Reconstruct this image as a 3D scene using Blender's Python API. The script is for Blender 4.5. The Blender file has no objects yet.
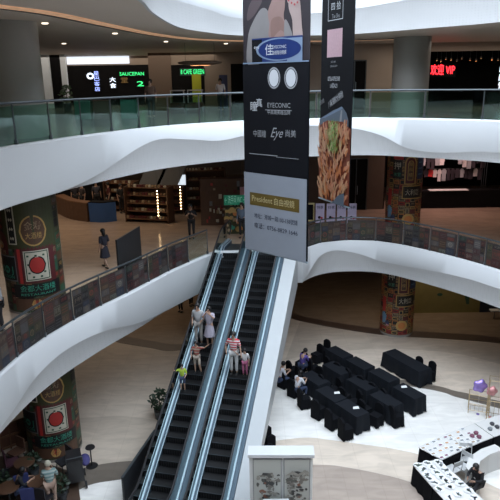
import bpy, bmesh, math, random
from mathutils import Vector, Matrix
from mathutils.geometry import tessellate_polygon
R = random.Random(7)
PI = math.pi
SC = bpy.context.scene
COL = SC.collection
EYE = 12.8            # eye height above the ground floor (standing on the third level)
L2, L3, L4 = 5.6, 11.2, 16.1   # floor heights; ceilings below
# ------------------------------------------------------------------ camera frame
FP = 590.0
up = -Vector((33, -2045, -FP)).normalized()
fw = Vector((0, 0, -1)); fh = (fw - up * fw.dot(up)).normalized(); rt = fh.cross(up)
def ray(u, v):
    d = Vector((u - 250, -(v - 250), -FP)); return Vector((d.dot(rt), d.dot(fh), d.dot(up)))
def P(u, v, z):
    r = ray(u, v); t = (z - EYE) / r.z; return Vector((r.x * t, r.y * t, z))
def PY(u, v, y):
    r = ray(u, v); t = y / r.y; return Vector((r.x * t, y, EYE + r.z * t))
cam = bpy.data.cameras.new('camera'); camo = bpy.data.objects.new('camera', cam); COL.objects.link(camo)
cam.sensor_width = 36; cam.lens = 36 * FP / 500; cam.clip_end = 300
X = Vector((rt.x, fh.x, up.x)); Yv = Vector((rt.y, fh.y, up.y)); Z = Vector((rt.z, fh.z, up.z))
M = Matrix(((rt.x, rt.y, rt.z), (fh.x, fh.y, fh.z), (up.x, up.y, up.z))).to_4x4()
camo.matrix_world = Matrix.Translation((0, 0, EYE)) @ M
SC.camera = camo
# ------------------------------------------------------------------ materials
MT = {}
def mat(name, col, rough=.6, metal=0, var=.06, scale=3, emit=0, spec=.5, bump=0):
    if name in MT: return MT[name]
    m = bpy.data.materials.new(name); m.use_nodes = True; nt = m.node_tree; b = nt.nodes['Principled BSDF']
    b.inputs['Roughness'].default_value = rough; b.inputs['Metallic'].default_value = metal
    b.inputs['Specular IOR Level'].default_value = spec
    if var > 0:
        tc = nt.nodes.new('ShaderNodeTexCoord'); n = nt.nodes.new('ShaderNodeTexNoise'); n.inputs['Scale'].default_value = scale
        n.inputs['Detail'].default_value = 4
        nt.links.new(tc.outputs['Object'], n.inputs['Vector'])
        cr = nt.nodes.new('ShaderNodeMix'); cr.data_type = 'RGBA'
        cr.inputs['A'].default_value = (*[max(0, c * (1 - var)) for c in col], 1); cr.inputs['B'].default_value = (*[min(1, c * (1 + var)) for c in col], 1)
        nt.links.new(n.outputs['Fac'], cr.inputs['Factor']); nt.links.new(cr.outputs['Result'], b.inputs['Base Color'])
        if bump:
            bp = nt.nodes.new('ShaderNodeBump'); bp.inputs['Strength'].default_value = bump
            nt.links.new(n.outputs['Fac'], bp.inputs['Height']); nt.links.new(bp.outputs['Normal'], b.inputs['Normal'])
    else: b.inputs['Base Color'].default_value = (*col, 1)
    if emit:
        b.inputs['Emission Color'].default_value = (*col, 1); b.inputs['Emission Strength'].default_value = emit
    MT[name] = m; return m
def glass(name, tint, refl=.12, rough=.03, dens=.0):
    m = bpy.data.materials.new(name); m.use_nodes = True; nt = m.node_tree; nt.nodes.clear()
    o = nt.nodes.new('ShaderNodeOutputMaterial'); t = nt.nodes.new('ShaderNodeBsdfTransparent'); g = nt.nodes.new('ShaderNodeBsdfGlossy')
    t.inputs[0].default_value = (*tint, 1); g.inputs['Roughness'].default_value = rough; g.inputs['Color'].default_value = (.62, .70, .68, 1)
    mx = nt.nodes.new('ShaderNodeMixShader'); lw = nt.nodes.new('ShaderNodeLayerWeight'); lw.inputs['Blend'].default_value = .10
    ma = nt.nodes.new('ShaderNodeMath'); ma.operation = 'ADD'; ma.inputs[1].default_value = refl; ma.use_clamp = True
    nt.links.new(lw.outputs['Fresnel'], ma.inputs[0])
    nt.links.new(ma.outputs[0], mx.inputs[0]); nt.links.new(t.outputs[0], mx.inputs[1]); nt.links.new(g.outputs[0], mx.inputs[2])
    nt.links.new(mx.outputs[0], o.inputs[0]); MT[name] = m; return m
def tilemat(name, col, size, grout, rough=.3, var=.1, veins=.12, spec=.5):
    m = mat(name, col, rough, var=var, scale=.7, spec=spec); nt = m.node_tree; b = nt.nodes['Principled BSDF']
    src = b.inputs['Base Color'].links[0].from_socket
    tc = nt.nodes['Texture Coordinate']
    br = nt.nodes.new('ShaderNodeTexBrick'); br.offset = 0; br.inputs['Scale'].default_value = 1; br.inputs['Brick Width'].default_value = size; br.inputs['Row Height'].default_value = size
    br.inputs['Mortar Size'].default_value = grout; br.inputs['Color1'].default_value = (1, 1, 1, 1); br.inputs['Color2'].default_value = (.97, .97, .97, 1); br.inputs['Mortar'].default_value = (.90, .89, .88, 1)
    nt.links.new(tc.outputs['Object'], br.inputs['Vector'])
    mp = nt.nodes.new('ShaderNodeMapping'); mp.inputs['Rotation'].default_value = (0, 0, .5); mp.inputs['Scale'].default_value = (1, 3, 1)
    nt.links.new(tc.outputs['Object'], mp.inputs[0])
    n = nt.nodes.new('ShaderNodeTexNoise'); n.inputs['Scale'].default_value = .9; n.inputs['Detail'].default_value = 8; n.inputs['Distortion'].default_value = 1.2
    nt.links.new(mp.outputs[0], n.inputs['Vector'])
    rp = nt.nodes.new('ShaderNodeMapRange'); rp.inputs['From Min'].default_value = .35; rp.inputs['From Max'].default_value = .65; rp.inputs['To Min'].default_value = 1 - veins; rp.inputs['To Max'].default_value = 1 + veins * .4
    nt.links.new(n.outputs['Fac'], rp.inputs['Value'])
    m1 = nt.nodes.new('ShaderNodeMix'); m1.data_type = 'RGBA'; m1.blend_type = 'MULTIPLY'; m1.inputs['Factor'].default_value = 1
    nt.links.new(src, m1.inputs['A']); nt.links.new(br.outputs['Color'], m1.inputs['B'])
    m2 = nt.nodes.new('ShaderNodeVectorMath'); m2.operation = 'SCALE'
    nt.links.new(m1.outputs['Result'], m2.inputs[0]); nt.links.new(rp.outputs[0], m2.inputs['Scale'])
    nt.links.new(m2.outputs[0], b.inputs['Base Color']); return m
def perforated(name, col):
    m = mat(name, col, .55, var=.03, scale=1); nt = m.node_tree; b = nt.nodes['Principled BSDF']
    src = b.inputs['Base Color'].links[0].from_socket; tc = nt.nodes['Texture Coordinate']
    ck = nt.nodes.new('ShaderNodeTexVoronoi'); ck.inputs['Scale'].default_value = 11; ck.inputs['Randomness'].default_value = 0
    nt.links.new(tc.outputs['Object'], ck.inputs['Vector'])
    lt = nt.nodes.new('ShaderNodeMath'); lt.operation = 'LESS_THAN'; lt.inputs[1].default_value = .3; nt.links.new(ck.outputs['Distance'], lt.inputs[0])
    s = nt.nodes.new('ShaderNodeMath'); s.operation = 'MULTIPLY_ADD'; s.inputs[1].default_value = -.07; s.inputs[2].default_value = 1
    nt.links.new(lt.outputs[0], s.inputs[0])
    m2 = nt.nodes.new('ShaderNodeVectorMath'); m2.operation = 'SCALE'; nt.links.new(src, m2.inputs[0]); nt.links.new(s.outputs[0], m2.inputs['Scale'])
    nt.links.new(m2.outputs[0], b.inputs['Base Color']); return m
def em(name, col, s): return mat(name, col, .5, var=0, emit=s)
white = mat('white_cladding', (.57, .585, .60), .42, var=.03, scale=.6)
perf = perforated('perforated_cladding', (.53, .535, .54))
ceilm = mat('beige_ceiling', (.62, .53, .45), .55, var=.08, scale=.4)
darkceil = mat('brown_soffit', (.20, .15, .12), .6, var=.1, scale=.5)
creamf = tilemat('cream_marble', (.68, .585, .49), 1.2, .012, .32)
whitef = tilemat('white_marble', (.88, .86, .82), 1.2, .010, .30, veins=.1)
beigef = tilemat('beige_marble', (.55, .47, .39), 1.2, .012, .32)
brownf = tilemat('brown_granite', (.40, .33, .28), .6, .012, .35)
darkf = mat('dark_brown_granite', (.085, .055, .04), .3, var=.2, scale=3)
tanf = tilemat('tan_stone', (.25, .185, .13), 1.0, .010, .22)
bandf = tilemat('taupe_granite', (.17, .145, .12), .6, .012, .35)
shopf = tilemat('warm_stone_floor', (.44, .33, .25), 1.0, .010, .16)
l3f = tilemat('grey_stone_floor', (.20, .18, .165), 1.0, .010, .2)
beigew = mat('beige_wall', (.36, .29, .235), .6, var=.08, scale=.8)
brownw = mat('brown_wall', (.20, .145, .11), .5, var=.12, scale=1)
dark = mat('dark_interior', (.008, .008, .009), .8, var=.3, spec=.1)
blk = mat('black_cloth', (.0055, .006, .008), .9, var=.3, scale=6, bump=.2, spec=.12)
blkp = mat('black_plastic', (.014, .014, .016), .4)
colm = mat('grey_column_stone', (.30, .285, .26), .45, var=.06, scale=1)
steel = mat('brushed_steel', (.34, .40, .45), .35, metal=.7, var=.08, scale=8)
darksteel = mat('dark_steel', (.10, .115, .125), .35, metal=.7)
rubber = mat('black_rubber', (.015, .015, .017), .45)
wood = mat('dark_wood', (.09, .045, .025), .5, var=.3, scale=5)
wood2 = mat('brown_wood', (.17, .085, .045), .5, var=.3, scale=5)
gl = glass('green_tinted_glass', (.62, .80, .73), .07)
glc = glass('clear_glass', (.88, .93, .92), .05)
# ------------------------------------------------------------------ mesh builder
def tag(o, label=None, cat=None, group=None, kind=None):
    if label: o['label'] = label
    if cat: o['category'] = cat
    if group: o['group'] = group
    if kind: o['kind'] = kind
    return o
def empty(name, loc, rz=0, label=None, cat=None, group=None):
    o = bpy.data.objects.new(name, None); COL.objects.link(o); o.location = loc; o.rotation_euler = (0, 0, rz); o.empty_display_size = .2
    return tag(o, label, cat, group)
class MB:
    def __init__(s): s.v = []; s.f = []; s.m = []; s.mats = []
    def mi(s, m):
        if m not in s.mats: s.mats.append(m)
        return s.mats.index(m)
    def add(s, vs, fs, m):
        b = len(s.v); k = s.mi(m); s.v += [tuple(v) for v in vs]
        for f in fs: s.f.append([b + i for i in f]); s.m.append(k)
        return s
    def box(s, c, size, m, rz=0, taper=1):
        hx, hy, hz = [q / 2 for q in size]; vs = []
        for sz in (-1, 1):
            t = taper if sz > 0 else 1
            for sx, sy in ((-1, -1), (1, -1), (1, 1), (-1, 1)):
                x, y = sx * hx * t, sy * hy * t
                vs.append((c[0] + x * math.cos(rz) - y * math.sin(rz), c[1] + x * math.sin(rz) + y * math.cos(rz), c[2] + sz * hz))
        return s.add(vs, [(3, 2, 1, 0), (4, 5, 6, 7), (0, 1, 5, 4), (1, 2, 6, 5), (2, 3, 7, 6), (3, 0, 4, 7)], m)
    def prism(s, poly, z0, z1, m, mtop=None):
        n = len(poly); vs = [(p[0], p[1], z0) for p in poly] + [(p[0], p[1], z1) for p in poly]
        tr = tessellate_polygon([[Vector((p[0], p[1], 0)) for p in poly]])
        s.add(vs, [(i, (i + 1) % n, n + (i + 1) % n, n + i) for i in range(n)] + [tuple(reversed(t)) for t in tr], m)
        return s.add(vs, [tuple(i + n for i in t) for t in tr], mtop or m)
    def tube(s, pts, r, m, n=8, close=False, cap=True):
        pts = [Vector(p) for p in pts]; rings = []; k = len(pts)
        rr = r if isinstance(r, (list, tuple)) else [r] * k
        prev = None
        for i, p in enumerate(pts):
            if close: t = pts[(i + 1) % k] - pts[i - 1]
            else: t = pts[min(i + 1, k - 1)] - pts[max(i - 1, 0)]
            t.normalize()
            a = t.orthogonal() if prev is None else (prev - t * prev.dot(t))
            a.normalize(); prev = a; b = t.cross(a)
            rings += [p + (a * math.cos(2 * PI * j / n) + b * math.sin(2 * PI * j / n)) * rr[i] for j in range(n)]
        fs = []
        for i in range(k if close else k - 1):
            for j in range(n):
                i2 = (i + 1) % k; fs.append((i * n + j, i * n + (j + 1) % n, i2 * n + (j + 1) % n, i2 * n + j))
        if not close and cap: fs += [tuple(reversed(range(n))), tuple(range((k - 1) * n, k * n))]
        return s.add(rings, fs, m)
    def lathe(s, prof, c, m, n=20, sx=1, sy=1, wob=0):
        vs = []
        for i, (r, z) in enumerate(prof):
            for j in range(n):
                a = 2 * PI * j / n; q = r * (1 + wob * math.sin(a * 5 + i))
                vs.append((c[0] + q * math.cos(a) * sx, c[1] + q * math.sin(a) * sy, c[2] + z))
        k = len(prof); fs = [(i * n + j, i * n + (j + 1) % n, (i + 1) * n + (j + 1) % n, (i + 1) * n + j) for i in range(k - 1) for j in range(n)]
        fs += [tuple(reversed(range(n))), tuple(range((k - 1) * n, k * n))]
        return s.add(vs, fs, m)
    def ball(s, c, r, m, n=12, sx=1, sy=1, sz=1):
        k = max(5, n // 2 + 1)
        return s.lathe([(max(1e-4, r * math.sin(PI * i / k)), -r * sz * math.cos(PI * i / k)) for i in range(k + 1)], c, m, n, sx, sy)
    def build(s, name, parent=None, smooth=False, xf=None):
        me = bpy.data.meshes.new(name)
        vs = s.v if xf is None else [tuple(xf(v)) for v in s.v]
        me.from_pydata(vs, [], s.f)
        for m in s.mats: me.materials.append(m)
        me.polygons.foreach_set('material_index', s.m)
        if smooth: me.polygons.foreach_set('use_smooth', [True] * len(s.f))
        me.update(); o = bpy.data.objects.new(name, me); COL.objects.link(o)
        if smooth and smooth != 'all':
            me.set_sharp_from_angle(angle=math.radians(40))
        if parent is not None: o.parent = parent
        return o
def struct(o): o['kind'] = 'structure'; return o
def copy_tree(o, parent=None):
    c = o.copy(); COL.objects.link(c)
    if parent is not None: c.parent = parent
    for ch in list(o.children): copy_tree(ch, c)
    return c
# ------------------------------------------------------------------ flat print canvas
_tc = {}
def textmesh(body, size=1.0, align='CENTER', shear=0):
    key = (body, align, shear)
    if key not in _tc:
        cu = bpy.data.curves.new('t', 'FONT'); cu.body = body; cu.size = 1; cu.align_x = align; cu.align_y = 'CENTER'; cu.resolution_u = 2; cu.shear = shear
        ob = bpy.data.objects.new('t', cu); COL.objects.link(ob)
        dg = bpy.context.evaluated_depsgraph_get(); me = bpy.data.meshes.new_from_object(ob.evaluated_get(dg))
        _tc[key] = ([tuple(v.co) for v in me.vertices], [tuple(p.vertices) for p in me.polygons])
        bpy.data.objects.remove(ob); bpy.data.meshes.remove(me); bpy.data.curves.remove(cu)
    return _tc[key]
class Print:
    """coloured flat shapes on a surface; fn(x, y, d) -> 3D point, d = distance off the surface"""
    def __init__(s, fn, maxx=99, step=.0015): s.fn = fn; s.mb = MB(); s.l = 0; s.maxx = maxx; s.step = step
    def rect(s, x0, y0, x1, y1, m, up=True):
        if up: s.l += 1
        k = max(1, int(math.ceil(abs(x1 - x0) / s.maxx))); d = s.l * s.step; vs = []
        for i in range(k + 1):
            x = x0 + (x1 - x0) * i / k; vs += [s.fn(x, y0, d), s.fn(x, y1, d)]
        s.mb.add(vs, [(2 * i, 2 * i + 2, 2 * i + 3, 2 * i + 1) for i in range(k)], m)
    def frame(s, x0, y0, x1, y1, w, m):
        s.rect(x0, y0, x1, y0 + w, m); s.rect(x0, y1 - w, x1, y1, m, False); s.rect(x0, y0 + w, x0 + w, y1 - w, m, False); s.rect(x1 - w, y0 + w, x1, y1 - w, m, False)
    def poly(s, pts, m, up=True):
        if up: s.l += 1
        if s.maxx < 1:
            a = min(p[0] for p in pts); b = max(p[0] for p in pts); k = max(4, int((b - a) / .05)); d = s.l * s.step; vs = []
            for i in range(k + 1):
                x = a + (b - a) * (i / k); x = min(b - 1e-5, max(a + 1e-5, x)); ys = []
                for p, q in zip(pts, pts[1:] + pts[:1]):
                    if (p[0] - x) * (q[0] - x) < 0: ys.append(p[1] + (q[1] - p[1]) * (x - p[0]) / (q[0] - p[0]))
                if not ys: ys = [pts[0][1]]
                vs += [s.fn(x, min(ys), d), s.fn(x, max(ys), d)]
            s.mb.add(vs, [(2 * i, 2 * i + 2, 2 * i + 3, 2 * i + 1) for i in range(k)], m); return
        d = s.l * s.step; tr = tessellate_polygon([[Vector((p[0], p[1], 0)) for p in pts]])
        s.mb.add([s.fn(p[0], p[1], d) for p in pts], [tuple(t) for t in tr], m)
    def disc(s, x, y, r, m, ry=None, n=20):
        ry = ry or r; s.poly([(x + r * math.cos(2 * PI * i / n), y + ry * math.sin(2 * PI * i / n)) for i in range(n)], m)
    def text(s, body, x, y, h, m, w=None, rot=0, align='CENTER', shear=0):
        s.l += 1; vs, fs = textmesh(body, align=align, shear=shear); d = s.l * s.step
        if not vs: return
        wd = max(v[0] for v in vs) - min(v[0] for v in vs); kx = h * 1.25
        if w: kx = w / max(wd, 1e-3)
        c, sn = math.cos(rot), math.sin(rot); out = []
        for v in vs:
            a, b = v[0] * kx, v[1] * h * 1.25; out.append(s.fn(x + a * c - b * sn, y + a * sn + b * c, d))
        s.mb.add(out, fs, m)
    def build(s, name, parent=None): return s.mb.build(name, parent)
def plane_fn(a, b):
    """a, b: plan points left and right seen from the front; x along, y = z height; d towards the viewer's side"""
    a = Vector(a[:2]); b = Vector(b[:2]); t = (b - a).normalized(); n = Vector((t.y, -t.x))
    return lambda x, y, d: (a.x + t.x * x + n.x * d, a.y + t.y * x + n.y * d, y)
def plane_px(a, b, u, v):
    a = Vector(a[:2]); b = Vector(b[:2]); t = (b - a).normalized(); n = Vector((t.y, -t.x)); r = ray(u, v)
    k = a.dot(n) / (r.x * n.x + r.y * n.y); p = Vector((r.x * k, r.y * k)); return (p - a).dot(t), EYE + r.z * k
def catmull(pts, sub=8, close=False):
    out = []; n = len(pts); g = lambda i: pts[i % n] if close else pts[max(0, min(n - 1, i))]
    for i in range(n if close else n - 1):
        p0, p1, p2, p3 = g(i - 1), g(i), g(i + 1), g(i + 2)
        for k in range(sub):
            t = k / sub
            out.append(tuple(.5 * (2 * b + (c - a) * t + (2 * a - 5 * b + 4 * c - d) * t * t + (-a + 3 * b - 3 * c + d) * t ** 3) for a, b, c, d in zip(p0, p1, p2, p3)))
    if not close: out.append(tuple(pts[-1]))
    return out
def lamp(x, y, z, sx, sy, power, col=(1, .8, .6)):
    l = bpy.data.lights.new('shop_light', 'AREA'); l.shape = 'RECTANGLE'; l.size = sx; l.size_y = sy; l.energy = power; l.color = col  # added unseen area lamp, not a fitting of the shops
    o = bpy.data.objects.new('shop_light', l); COL.objects.link(o); o.location = (x, y, z); return o  # unseen area lamp near a ceiling, in place of its rows of downlights
# ------------------------------------------------------------------ openings of the slabs (x, y, share of the edge that is the upper bright facet)
O3 = catmull([(-6.6, 9, 1), (-6.45, 13, 1), (-6.25, 14.99, 1), (-5.6, 16.87, 1), (-4.9, 18.5, .85), (-3.5, 21.02, .30), (-2.3, 22.3, .35), (-1.2, 23.1, .45), (-.04, 23.79, .35), (2.2, 24.3, .15), (4.16, 24.5, .25),
              (5.4, 24.3, .45), (6.4, 23.7, .78), (7.5, 22.95, .85), (9.07, 21.65, .75), (10.8, 18.5, .8), (11.5, 12, .8), (10.5, 4, 1), (6, -.8, 1), (0, -1.0, 1), (-4.5, -.5, 1), (-6.2, 4, 1)], 6, True)
O2 = catmull([(-6.7, 9, 1), (-6.6, 12, .9), (-6.45, 13.73, .8), (-6.2, 15.12, .55), (-5.75, 16.54, .45), (-5.0, 18.2, .55), (-4.1, 19.9, .85), (-3.1, 22.0, 1), (-2.2, 23.5, 1)], 6)[:-1] + \
     [(-1.75, 24.2, 1), (-1.55, 24.45, 1), (-1.45, 24.62, 1), (2.28, 24.62, 1), (2.35, 24.75, .9)] + \
     catmull([(2.6, 25.1, .7), (3.1, 25.6, .35), (3.88, 25.98, .25), (5.0, 26.05, .4), (6.0, 25.75, .6), (6.9, 25.0, .6), (8.25, 23.4, .5), (9.4, 21.6, .45), (10.8, 18.5, .5), (11.5, 12, .8), (10.5, 4, 1), (6, -.8, 1), (0, -1.0, 1), (-4.5, -.5, 1), (-6.3, 4, 1)], 6)
O4 = catmull([(-3.2, 6, 1), (-2.6, 11, 1), (-2.37, 14.22, .9), (-2.49, 17.12, .7), (-2.31, 21.24, .5), (-1.56, 23.57, .5), (-.4, 25.5, .6), (1.8, 26.3, .5), (4.4, 25.86, .4), (6.84, 23.39, .3), (8.6, 21.32, .3), (10.5, 17, .5), (11, 11, .8), (9.5, 4, 1), (5, 0, 1), (0, -1, 1), (-3, 1, 1)], 6, True)
OUT = [(-30, -6), (28, -6), (28, 52), (-30, 52)]
def flat(outer, hole, z, m, name, flip=False):
    loops = [[Vector((p[0], p[1], 0)) for p in outer]]
    if hole: loops.append([Vector((p[0], p[1], 0)) for p in hole])
    vs = [v for l in loops for v in l]; tr = tessellate_polygon(loops); mb = MB()
    fs = []
    for t in tr:
        a, b, c = [vs[i] for i in t]; up_ = (b - a).cross(c - a).z > 0
        fs.append(tuple(t) if up_ != flip else tuple(reversed(t)))
    mb.add([(v.x, v.y, z) for v in vs], fs, m); return struct(mb.build(name))
def fascia(O, ztop, h, name, bulge=.13):
    mb = MB(); n = len(O); vs = []; K = 8
    for i in range(n):
        a = Vector(O[i - 1][:2]); b = Vector(O[(i + 1) % n][:2]); t = (b - a).normalized(); nn = Vector((-t.y, t.x))  # into the opening
        if sgn < 0: nn = -nn
        f = min(1, max(.12, O[i][2])); p = Vector(O[i][:2])
        zt, zb, zs = ztop + .06, ztop - h, ztop - h * f * .97
        pr = [(-.30, ztop), (-.16, zt), (0, zt), (.05, zt - .05), (bulge, zs), (bulge - .02, zs - .03), (0.02, zb), (-.06, zb - .004)]
        for o_, z_ in pr: vs.append((p.x + nn.x * o_, p.y + nn.y * o_, z_))
    up_, lo = [], []
    for i in range(n):
        j = (i + 1) % n
        for k in range(K - 1):
            q = (i * K + k, i * K + k + 1, j * K + k + 1, j * K + k)
            if sgn < 0: q = tuple(reversed(q))
            (lo if k in (4, 5) else up_).append(q)
    b0 = len(mb.v); mb.add(vs, up_, white); ki = mb.mi(perf)
    for q in lo: mb.f.append(list(q)); mb.m.append(ki)
    return struct(mb.build(name, smooth=True))
def area(O): return sum(O[i - 1][0] * O[i][1] - O[i][0] * O[i - 1][1] for i in range(len(O)))
# ground floor with its inlaid bands
def strip(inner, outer, z, m, name='floor'):
    mb = MB(); n = len(inner); poly = list(inner) + list(reversed(outer)); mb.prism(poly, z - .02, z, m); return struct(mb.build(name))
flat(OUT, None, 0, creamf, 'floor')
bk_in = catmull([(-20, 25.5), (-12, 28.0), (-8.15, 28.3), (-6.71, 27.64), (-5.08, 27.0), (-3.9, 26.6), (-2, 27.3), (-.3, 28.6), (.9, 30.6), (1.7, 30.9), (2.7, 30.1), (4.22, 29.2), (6.2, 28.3), (7.75, 27.85), (10.2, 27.4), (12.5, 26.8), (20, 24)], 5)
bk_out = [(x + .12, y + .75) for x, y in bk_in]
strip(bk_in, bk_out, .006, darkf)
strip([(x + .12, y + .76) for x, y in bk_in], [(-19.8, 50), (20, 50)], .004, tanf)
arc = lambda pts: catmull(pts, 5)
strip(arc([(-14, 14.6), (-8.5, 15.0), (-6.11, 16.15), (-5.42, 16.63), (-4.8, 16.81), (-4.0, 16.9), (-2.5, 16.7)]), arc([(-14, 16), (-8.5, 16.4), (-5.82, 17.53), (-5.02, 17.78), (-4.26, 17.88), (-3.4, 17.9), (-2.2, 17.7)]), .006, bandf)
strip([(-14, 12), (-9, 12), (-5.9, 12.5)], [(-14, 18.6), (-8, 18.2), (-6.0, 17.2), (-5.4, 15.5)][::1], .012, darkf)
strip(arc([(-14, 10), (-2, 10)]), arc([(-14, 14.6), (-8.5, 15.0), (-6.11, 16.15), (-5.42, 16.63), (-4.8, 16.81), (-4.0, 16.9), (-2.5, 16.7)]), .004, whitef)
strip(arc([(-12, 17.3), (-8.5, 17.2), (-5.82, 17.53), (-5.02, 17.78), (-4.26, 17.88), (-2.2, 17.7)]), arc([(-12, 20.6), (-6.86, 20.7), (-5.29, 20.79), (-3.73, 20.46), (-2, 20.1)]), .004, beigef)
# right half: white field, pale border, brown corner
strip(arc([(-.9, 18.6), (1.74, 19.1), (2.84, 18.94), (3.89, 18.66), (5.25, 18.26), (6.45, 17.54), (9, 15)]), arc([(-.3, 22.4), (2, 23.3), (4.5, 23.6), (7.7, 22.4), (9.1, 21.4), (12, 19.5)]), .005, whitef)
strip(arc([(4.5, 23.6), (7.65, 22.43), (8.42, 21.85), (9.1, 21.42), (12, 19.5)]), arc([(4.6, 24.1), (7.75, 22.87), (8.59, 22.32), (9.3, 21.95), (12.2, 20.1)]), .007, bandf)
strip(arc([(-1, 9), (9, 9)]), arc([(-.6, 16.6), (1.2, 17.4), (2.47, 17.48), (3.3, 17.29), (4.25, 16.95), (5.14, 16.52), (6.5, 15.6), (9, 13)]), .006, brownf)
strip(arc([(1.6, 25.5), (3.85, 26.1), (6.38, 26.5), (9.67, 25.9), (11.55, 24.6)]), arc([(2.7, 30.1), (4.22, 29.2), (6.2, 28.3), (7.75, 27.85), (12.5, 26.8)]), .003, beigef)
# upper slabs
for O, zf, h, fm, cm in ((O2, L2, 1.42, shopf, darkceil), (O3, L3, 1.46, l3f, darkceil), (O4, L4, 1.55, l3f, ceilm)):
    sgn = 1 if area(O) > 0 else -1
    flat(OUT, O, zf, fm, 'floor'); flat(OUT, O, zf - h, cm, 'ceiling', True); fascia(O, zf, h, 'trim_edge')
# outer walls
wz = 21
for nm, c, s in (('wall_back', (-1, 52.1, wz / 2), (58, .2, wz)), ('wall_front', (-1, -6.1, wz / 2), (58, .2, wz)), ('wall_left', (-30.1, 23, wz / 2), (.2, 58, wz)), ('wall_right', (28.1, 23, wz / 2), (.2, 58, wz))):
    struct(MB().box(c, s, brownw).build(nm))
# roof with the skylight opening
ROOF = [(-9, -3), (13, -3), (13, 28), (-9, 28)]
flat(OUT, ROOF, 21, white, 'ceiling', True)
mb = MB()
for i in range(9): mb.box((2, -3 + 31 * i / 8, 21.1), (22, .12, .2), white)
for i in range(1, 6): mb.box((-9 + 22 * i / 6, 12.5, 21.1), (.1, 31, .2), white)
tag(mb.build('skylight_grid'), 'white steel grid of the glass roof above the atrium', 'skylight')
# ------------------------------------------------------------------ railings
def offset_path(pts, off):
    out = []
    for i, p in enumerate(pts):
        a = Vector(pts[max(0, i - 1)][:2]); b = Vector(pts[min(len(pts) - 1, i + 1)][:2]); t = (b - a).normalized(); out.append((p[0] - t.y * off, p[1] + t.x * off))
    return out
def resample(pts, step):
    P_ = [Vector(p[:2]) for p in pts]; L = [0]
    for a, b in zip(P_, P_[1:]): L.append(L[-1] + (b - a).length)
    n = max(1, round(L[-1] / step)); out = []
    for k in range(n + 1):
        d = L[-1] * k / n; i = 0
        while i < len(L) - 2 and L[i + 1] < d: i += 1
        t = (d - L[i]) / max(1e-6, L[i + 1] - L[i]); out.append(P_[i].lerp(P_[i + 1], min(1, t)))
    return out
def railing(pts, z, label, glassm, step=1.35, deco=None, railm=None, h=1.12, clearlast=0):
    pp = resample(pts, step); o = empty('glass_railing', (pp[0].x, pp[0].y, z), 0, label, 'railing')
    org = Vector((pp[0].x, pp[0].y, z)); railm = railm or darksteel
    tr = lambda v: (v[0] - org.x, v[1] - org.y, v[2] - org.z)
    MB().tube([(p.x, p.y, z + h) for p in resample(pts, .4)], .035, railm, 8).build('handrail', o, True, tr)
    for p in pp:
        MB().box((p.x, p.y, z + h / 2), (.035, .035, h), railm).box((p.x, p.y, z + .12), (.09, .09, .12), railm).build('post', o, xf=tr)
    for i, (a, b) in enumerate(zip(pp, pp[1:])):
        t = (b - a).normalized(); a2 = a + t * .04; b2 = b - t * .04; n = Vector((t.y, -t.x)); w = (b2 - a2).length
        mb = MB(); q = n * .006
        mb.add([(a2.x - q.x, a2.y - q.y, z + .07), (b2.x - q.x, b2.y - q.y, z + .07), (b2.x - q.x, b2.y - q.y, z + h - .08), (a2.x - q.x, a2.y - q.y, z + h - .08),
                (a2.x + q.x, a2.y + q.y, z + .07), (b2.x + q.x, b2.y + q.y, z + .07), (b2.x + q.x, b2.y + q.y, z + h - .08), (a2.x + q.x, a2.y + q.y, z + h - .08)],
               [(0, 1, 2, 3), (7, 6, 5, 4), (0, 4, 5, 1), (2, 6, 7, 3), (1, 5, 6, 2), (3, 7, 4, 0)], glassm)
        pane = mb.build('glass_panel', o, xf=tr)
        if deco and i < len(pp) - 1 - clearlast:
            a3 = a2 + n * .012
            f = lambda x, y, d, a3=a3, t=t, n=n: (a3.x + t.x * x + n.x * d - org.x, a3.y + t.y * x + n.y * d - org.y, y)
            pr = Print(f, step=.0008); deco(pr, w, h - .18, i); pr.l = 0
            g = pr.build('printed_film', pane); g['label'] = 'printed poster film with old shop sign patterns'
            for vv in g.data.vertices: vv.co.z += .07
            g.location = (0, 0, 0)
    return o
film = mat('film_dark', (.035, .026, .026), .3, var=.5, scale=4)
cols = {k: mat('print_' + k, c, .45, var=.15, scale=6) for k, c in dict(maroon=(.10, .02, .022), red=(.42, .035, .03), green=(.03, .085, .05), olive=(.05, .055, .022), tan=(.34, .25, .15), gold=(.45, .28, .09),
    cream=(.55, .52, .42), black=(.012, .012, .013), brown=(.10, .05, .03), grey=(.16, .16, .17), blue=(.03, .05, .12), teal=(.05, .32, .22), orange=(.5, .18, .05), pink=(.5, .22, .25), sky=(.12, .25, .38)).items()}
fcols = {k: mat('film_' + k, c, .4, var=.4, scale=9) for k, c in dict(maroon=(.045, .014, .014), red=(.13, .03, .025), green=(.016, .028, .02), olive=(.035, .032, .018), tan=(.10, .078, .058), gold=(.11, .072, .04), cream=(.15, .13, .11), black=(.010, .009, .010), brown=(.045, .028, .022), grey=(.06, .056, .056), blue=(.018, .024, .04)).items()}
signs = ['老字号', '大排档', '冰室', '麻雀', '押', '茶餐厅', '桑拿', '文武', '士多', '酒楼', '中药', '金行', '夜总会', '理发', '大押', '凉茶']
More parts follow.
